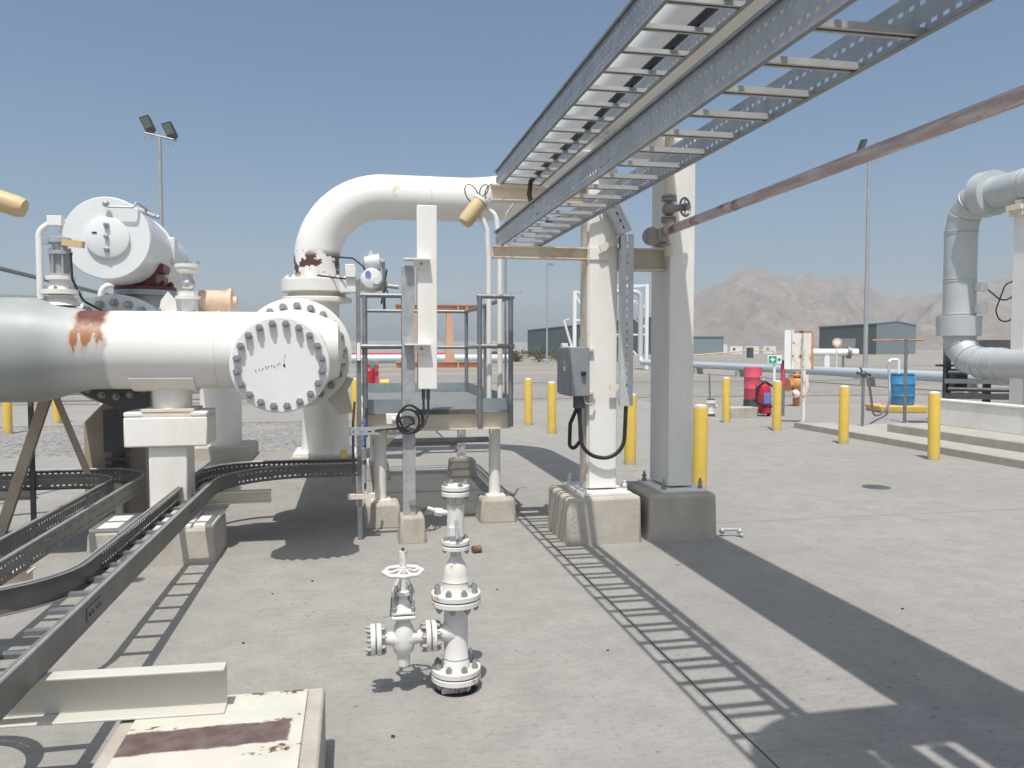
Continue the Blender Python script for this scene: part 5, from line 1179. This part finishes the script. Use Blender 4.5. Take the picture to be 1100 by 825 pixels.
def light_pole(label, x, y, h, tilt, dirx, lean=0):
    t = thing('light_pole', label, 'light pole', (x, y, 0), 'floodlight poles')
    mb = MB(); mb.cyl((x, y, -.03), (x, y, h), .13, .085, 14); build('pole', mb, 'galv', t)
    mb = MB(); mb.box(x - .4, x + .4, y - .4, y + .4, -.03, .5); build('concrete_base', mb, 'concblock', t)
    mb = MB(); mb.cyl((x - .62, y, h + tilt), (x + .62, y, h - tilt), .05, n=10); build('cross_arm', mb, 'galv', t)
    for s_ in (-1, 1):
        c = Vector((x + s_ * .48, y + .0, h + .42 - s_ * tilt)); v = Vector((dirx, -.75, -.45)).normalized(); u_, w_, d_ = frame_of(v, (-.2, 0, 1))
        mb = MB(); p = []
        for dd, ss in ((-.09, .8), (.09, 1)):
            p += [c + d_ * dd + u_ * (a * .26 * ss) + w_ * (b * .40 * ss) for a, b in ((-1, -1), (1, -1), (1, 1), (-1, 1))]
        mb.hexa(p); lm = build('floodlight', mb, 'dark', t, .02)
        mb = MB(); mb.hexa([c + d_ * dd + u_ * (a * .21) + w_ * (b * .24 + .10) for dd in (.091, .097) for a, b in ((-1, -1), (1, -1), (1, 1), (-1, 1))]); build('glass', mb, 'glass', lm)
        mb = MB(); mb.bar(c - w_ * .38, c - w_ * .5 , .2, .05); build('bracket', mb, 'galv', t)
        mb = MB(); mb.ring(c - Vector((0, 0, .62)), (0, 1, .3), .12, .014, 14, 6); build('cable_loop', mb, 'galv', t)
    return t
light_pole('tall pole with twin floodlights behind the white actuator at the left', -8.75, 39.9, 11.5, .12, -.3)
light_pole('tall pole with twin floodlights at the right, behind the maroon pipe', 27.7, 39.3, 12.2, .05, .5)
def small_pole(label, x, y, h, arm):
    t = thing('lamp_post', label, 'lamp post', (x, y, 0), 'distant lamp posts')
    mb = MB(); mb.cyl((x, y, -.03), (x, y, h), .12, .08, 10); build('pole', mb, 'galv', t)
    mb = MB(); mb.cyl((x, y, h), (x + arm, y, h + .1), .05, n=8); mb.box(x + arm - .35, x + arm + .35, y - .15, y + .15, h, h + .22); build('lamp_head', mb, 'boxgrey', t)
small_pole('slim lamp post with one short head in front of the dark shed', 21.8, 89, 11.2, .4)
small_pole('faint lamp post with a long arm left of the slimmer post', 36, 200, 16, 6.0)
t = thing('crane', 'small white truck crane parked in front of the long dark shed', 'crane', (52, 190, 0))
mb = MB(); mb.box(50.3, 53.8, 189, 191, .6, 2.2); mb.box(50.3, 51.6, 189, 191, 2.2, 3.0); build('cab', mb, 'trailer', t, .1)
mb = MB(); mb.bar((52.8, 190, 2.2), (50.8, 190, 8.6), .5, .5); mb.bar((50.8, 190, 8.6), (52.2, 190, 9.0), .3, .3); build('boom', mb, 'trailer', t)
for x in (51, 53.2):
    mb = MB(); mb.cyl((x, 188.9, .5), (x, 191.1, .5), .5, n=14); build('wheel', mb, 'black', t)
t = thing('valve_assembly', 'white pipe tee with end flanges on the sand before the two-tone shed', 'valve', (38, 58, 0))
V = Vector((37.6, 57.6, 0))
mb = MB(); mb.cyl(V + Vector((-1.9, .6, 1.35)), V + Vector((1.9, -.6, 1.35)), .3, n=18); mb.cyl(V + Vector((-.4, .1, 0)), V + Vector((-.4, .1, 1.1)), .26, n=16); build('pipe', mb, 'plain_white', t)
mb = MB(); mb.lathe(V + Vector((-1.9, .6, 1.35)), (-.95, .3, 0), [(0, .45), (.2, .45)], 18); mb.lathe(V + Vector((1.1, -.35, 1.35)), (.95, -.3, 0), [(0, .5), (.25, .5)], 18); mb.cyl(V + Vector((.8, -.3, 0)), V + Vector((.8, -.3, 1.6)), .1, n=8); build('flange', mb, 'galvdark', t)
t = thing('warning_sign', 'round orange-rimmed white disc sign on a post before the two-tone shed', 'sign', (30.6, 46.4, 0))
D0 = Vector((30.65, 46.4, 2.05))
mb = MB(); mb.cyl(D0 - Vector((0, -.04, 2.05)), D0 + Vector((0, .04, 0)), .05, n=8); build('post', mb, 'creamrust', t)
mb = MB(); mb.lathe(D0, (-.5, -.86, 0), [(0, .30), (.02, .30)], 28); build('rim', mb, 'orange', t)
mb = MB(); mb.lathe(D0 + Vector((-.01, -.018, 0)), (-.5, -.86, 0), [(0, .19), (.008, .19)], 24); build('face', mb, 'plain_white', t)
t = thing('pipe_barrier', 'thin yellowish pipe stand with a small dark valve beyond the pipeline', 'valve', (30, 60, 0))
mb = MB(); mb.tube(fillet([(25.0, 62, .9), (32.0, 60, 1.5), (33.6, 59.5, 1.5), (33.6, 59.5, .0)], .2, 4), .06, 10); build('pipe', mb, 'tan', t)
mb = MB(); mb.box(31.5, 31.9, 59.7, 60.1, .9, 1.75); build('valve', mb, 'dark', t)
# desert shrubs
random.seed(3)
def shrub(label, x, y, r, h, n):
    t = thing('shrub', label, 'shrub', (x, y, 0), 'desert shrubs')
    mb = MB()
    for k in range(6):
        a = 2 * math.pi * k / 6 + random.random(); mb.tube([(x, y, -.03), (x + r * .3 * math.cos(a), y + r * .3 * math.sin(a), h * .45), (x + r * .6 * math.cos(a), y + r * .6 * math.sin(a), h * .75)], .03, 5)
    build('stems', mb, 'wood', t)
    mb = MB()
    cl = [(random.gauss(0, .45) * r, random.gauss(0, .45) * r, h * random.uniform(.25, .8), random.uniform(.2, .4) * r) for _ in range(14)]
    for k in range(n):
        c = random.choice(cl); p = Vector((x + random.gauss(0, c[3] * .6) + c[0], y + random.gauss(0, c[3] * .6) + c[1], max(.02, c[2] + random.gauss(0, c[3] * .5))))
        d = Vector((random.gauss(0, 1), random.gauss(0, 1), random.gauss(0, 1))).normalized(); u_, v_, _ = frame_of(d); s_ = random.uniform(.06, .14)
        mb._f([mb.bm.verts.new(p - u_ * s_), mb.bm.verts.new(p + v_ * s_ * .5), mb.bm.verts.new(p + u_ * s_), mb.bm.verts.new(p - v_ * s_ * .5)])
    build('leaves', mb, 'leaf', t, smooth=False)
for lab, x, y, r, h in (('broad olive shrub left of the slim lamp post', 23.0, 98, 1.9, 1.6), ('wide dry shrub at the foot of the slim lamp post', 26.0, 99, 2.3, 1.4), ('low dry shrub right of the slim lamp post', 29.0, 97, 2.2, 1.1), ('low dry shrub farthest right by the lit column', 32.5, 98, 2.2, 1.1), ('small olive shrub behind the right platform rail', 20.2, 101, 1.7, 1.5), ('dry brown shrub near the far pipeline end', 16.5, 92, 1.2, 1.3)):
    shrub(lab, x, y, r, h, 1500)
# ------------------------------------------------------------------ air
mb = MB(); mb.box(-2700, 2700, -700, 2700, -4, 190)
hz = build('haze', mb, 'white', smooth=False); hz['kind'] = 'stuff'
hm = bpy.data.materials.new('haze_air'); hm.use_nodes = True; hn = hm.node_tree; hn.nodes.clear()
ho_ = hn.nodes.new('ShaderNodeOutputMaterial'); pv = hn.nodes.new('ShaderNodeVolumePrincipled')
pv.inputs['Color'].default_value = (.82, .88, .96, 1); pv.inputs['Density'].default_value = HAZE; pv.inputs['Anisotropy'].default_value = .0
hn.links.new(pv.outputs[0], ho_.inputs['Volume']); hz.data.materials.clear(); hz.data.materials.append(hm)

# small bits on the slab
mb = MB(); mb.tube(fillet([(3.17, 6.45, .02), (3.17, 6.45, .06), (3.30, 6.42, .06), (3.32, 6.36, .015)], .02, 4), .012, 8); mb.sphere((3.17, 6.45, .05), .028, 8, 6); mb.sphere((3.31, 6.40, .05), .028, 8, 6)
tag(build('pipe_fitting', mb, 'galv', origin=(3.2, 6.42, 0)), 'little loose metal fitting on the slab beside the right pedestal', 'fitting')
mb = MB(); mb.lathe((6.1, 8.4, -.02), (0, 0, 1), [(0, .16), (.0235, .16)], 28); tag(build('manhole_cover', mb, 'dark', origin=(6.1, 8.4, 0)), 'small round dark cover set in the open slab', 'cover')
random.seed(11)
for k, (x, y) in enumerate(((.15, 3.35), (-.62, 4.6), (-.55, 5.5), (-.3, 5.75), (.95, 5.3), (1.35, 4.1), (3.4, 4.4), (-1.0, 4.1), (3.1, 7.4))):
    mb = MB(); r_ = random.uniform(.006, .010); mb.sphere((x, y, r_ * .45), r_, 8, 6, (random.uniform(.8, 1.5), random.uniform(.8, 1.3), .6))
    for v in mb.bm.verts: v.co += Vector((noise.noise(v.co * 90), noise.noise(v.co * 90 + Vector((5, 0, 0))), 0)) * r_ * .35
    tag(build('pebble', mb, 'seam', origin=(x, y, 0)), 'tiny dark pebble lying on the open concrete slab', 'pebble', 'pebbles on the slab')
mb = MB(); mb.lathe((.93, 6.3, 0), (1, .3, 0), [(0, .03), (.07, .03)], 12)
for v in mb.bm.verts: v.co.z += .03
tag(build('pipe_plug', mb, 'gasket', origin=(.95, 6.3, 0)), 'short rusty plug lying behind the white riser', 'plug')
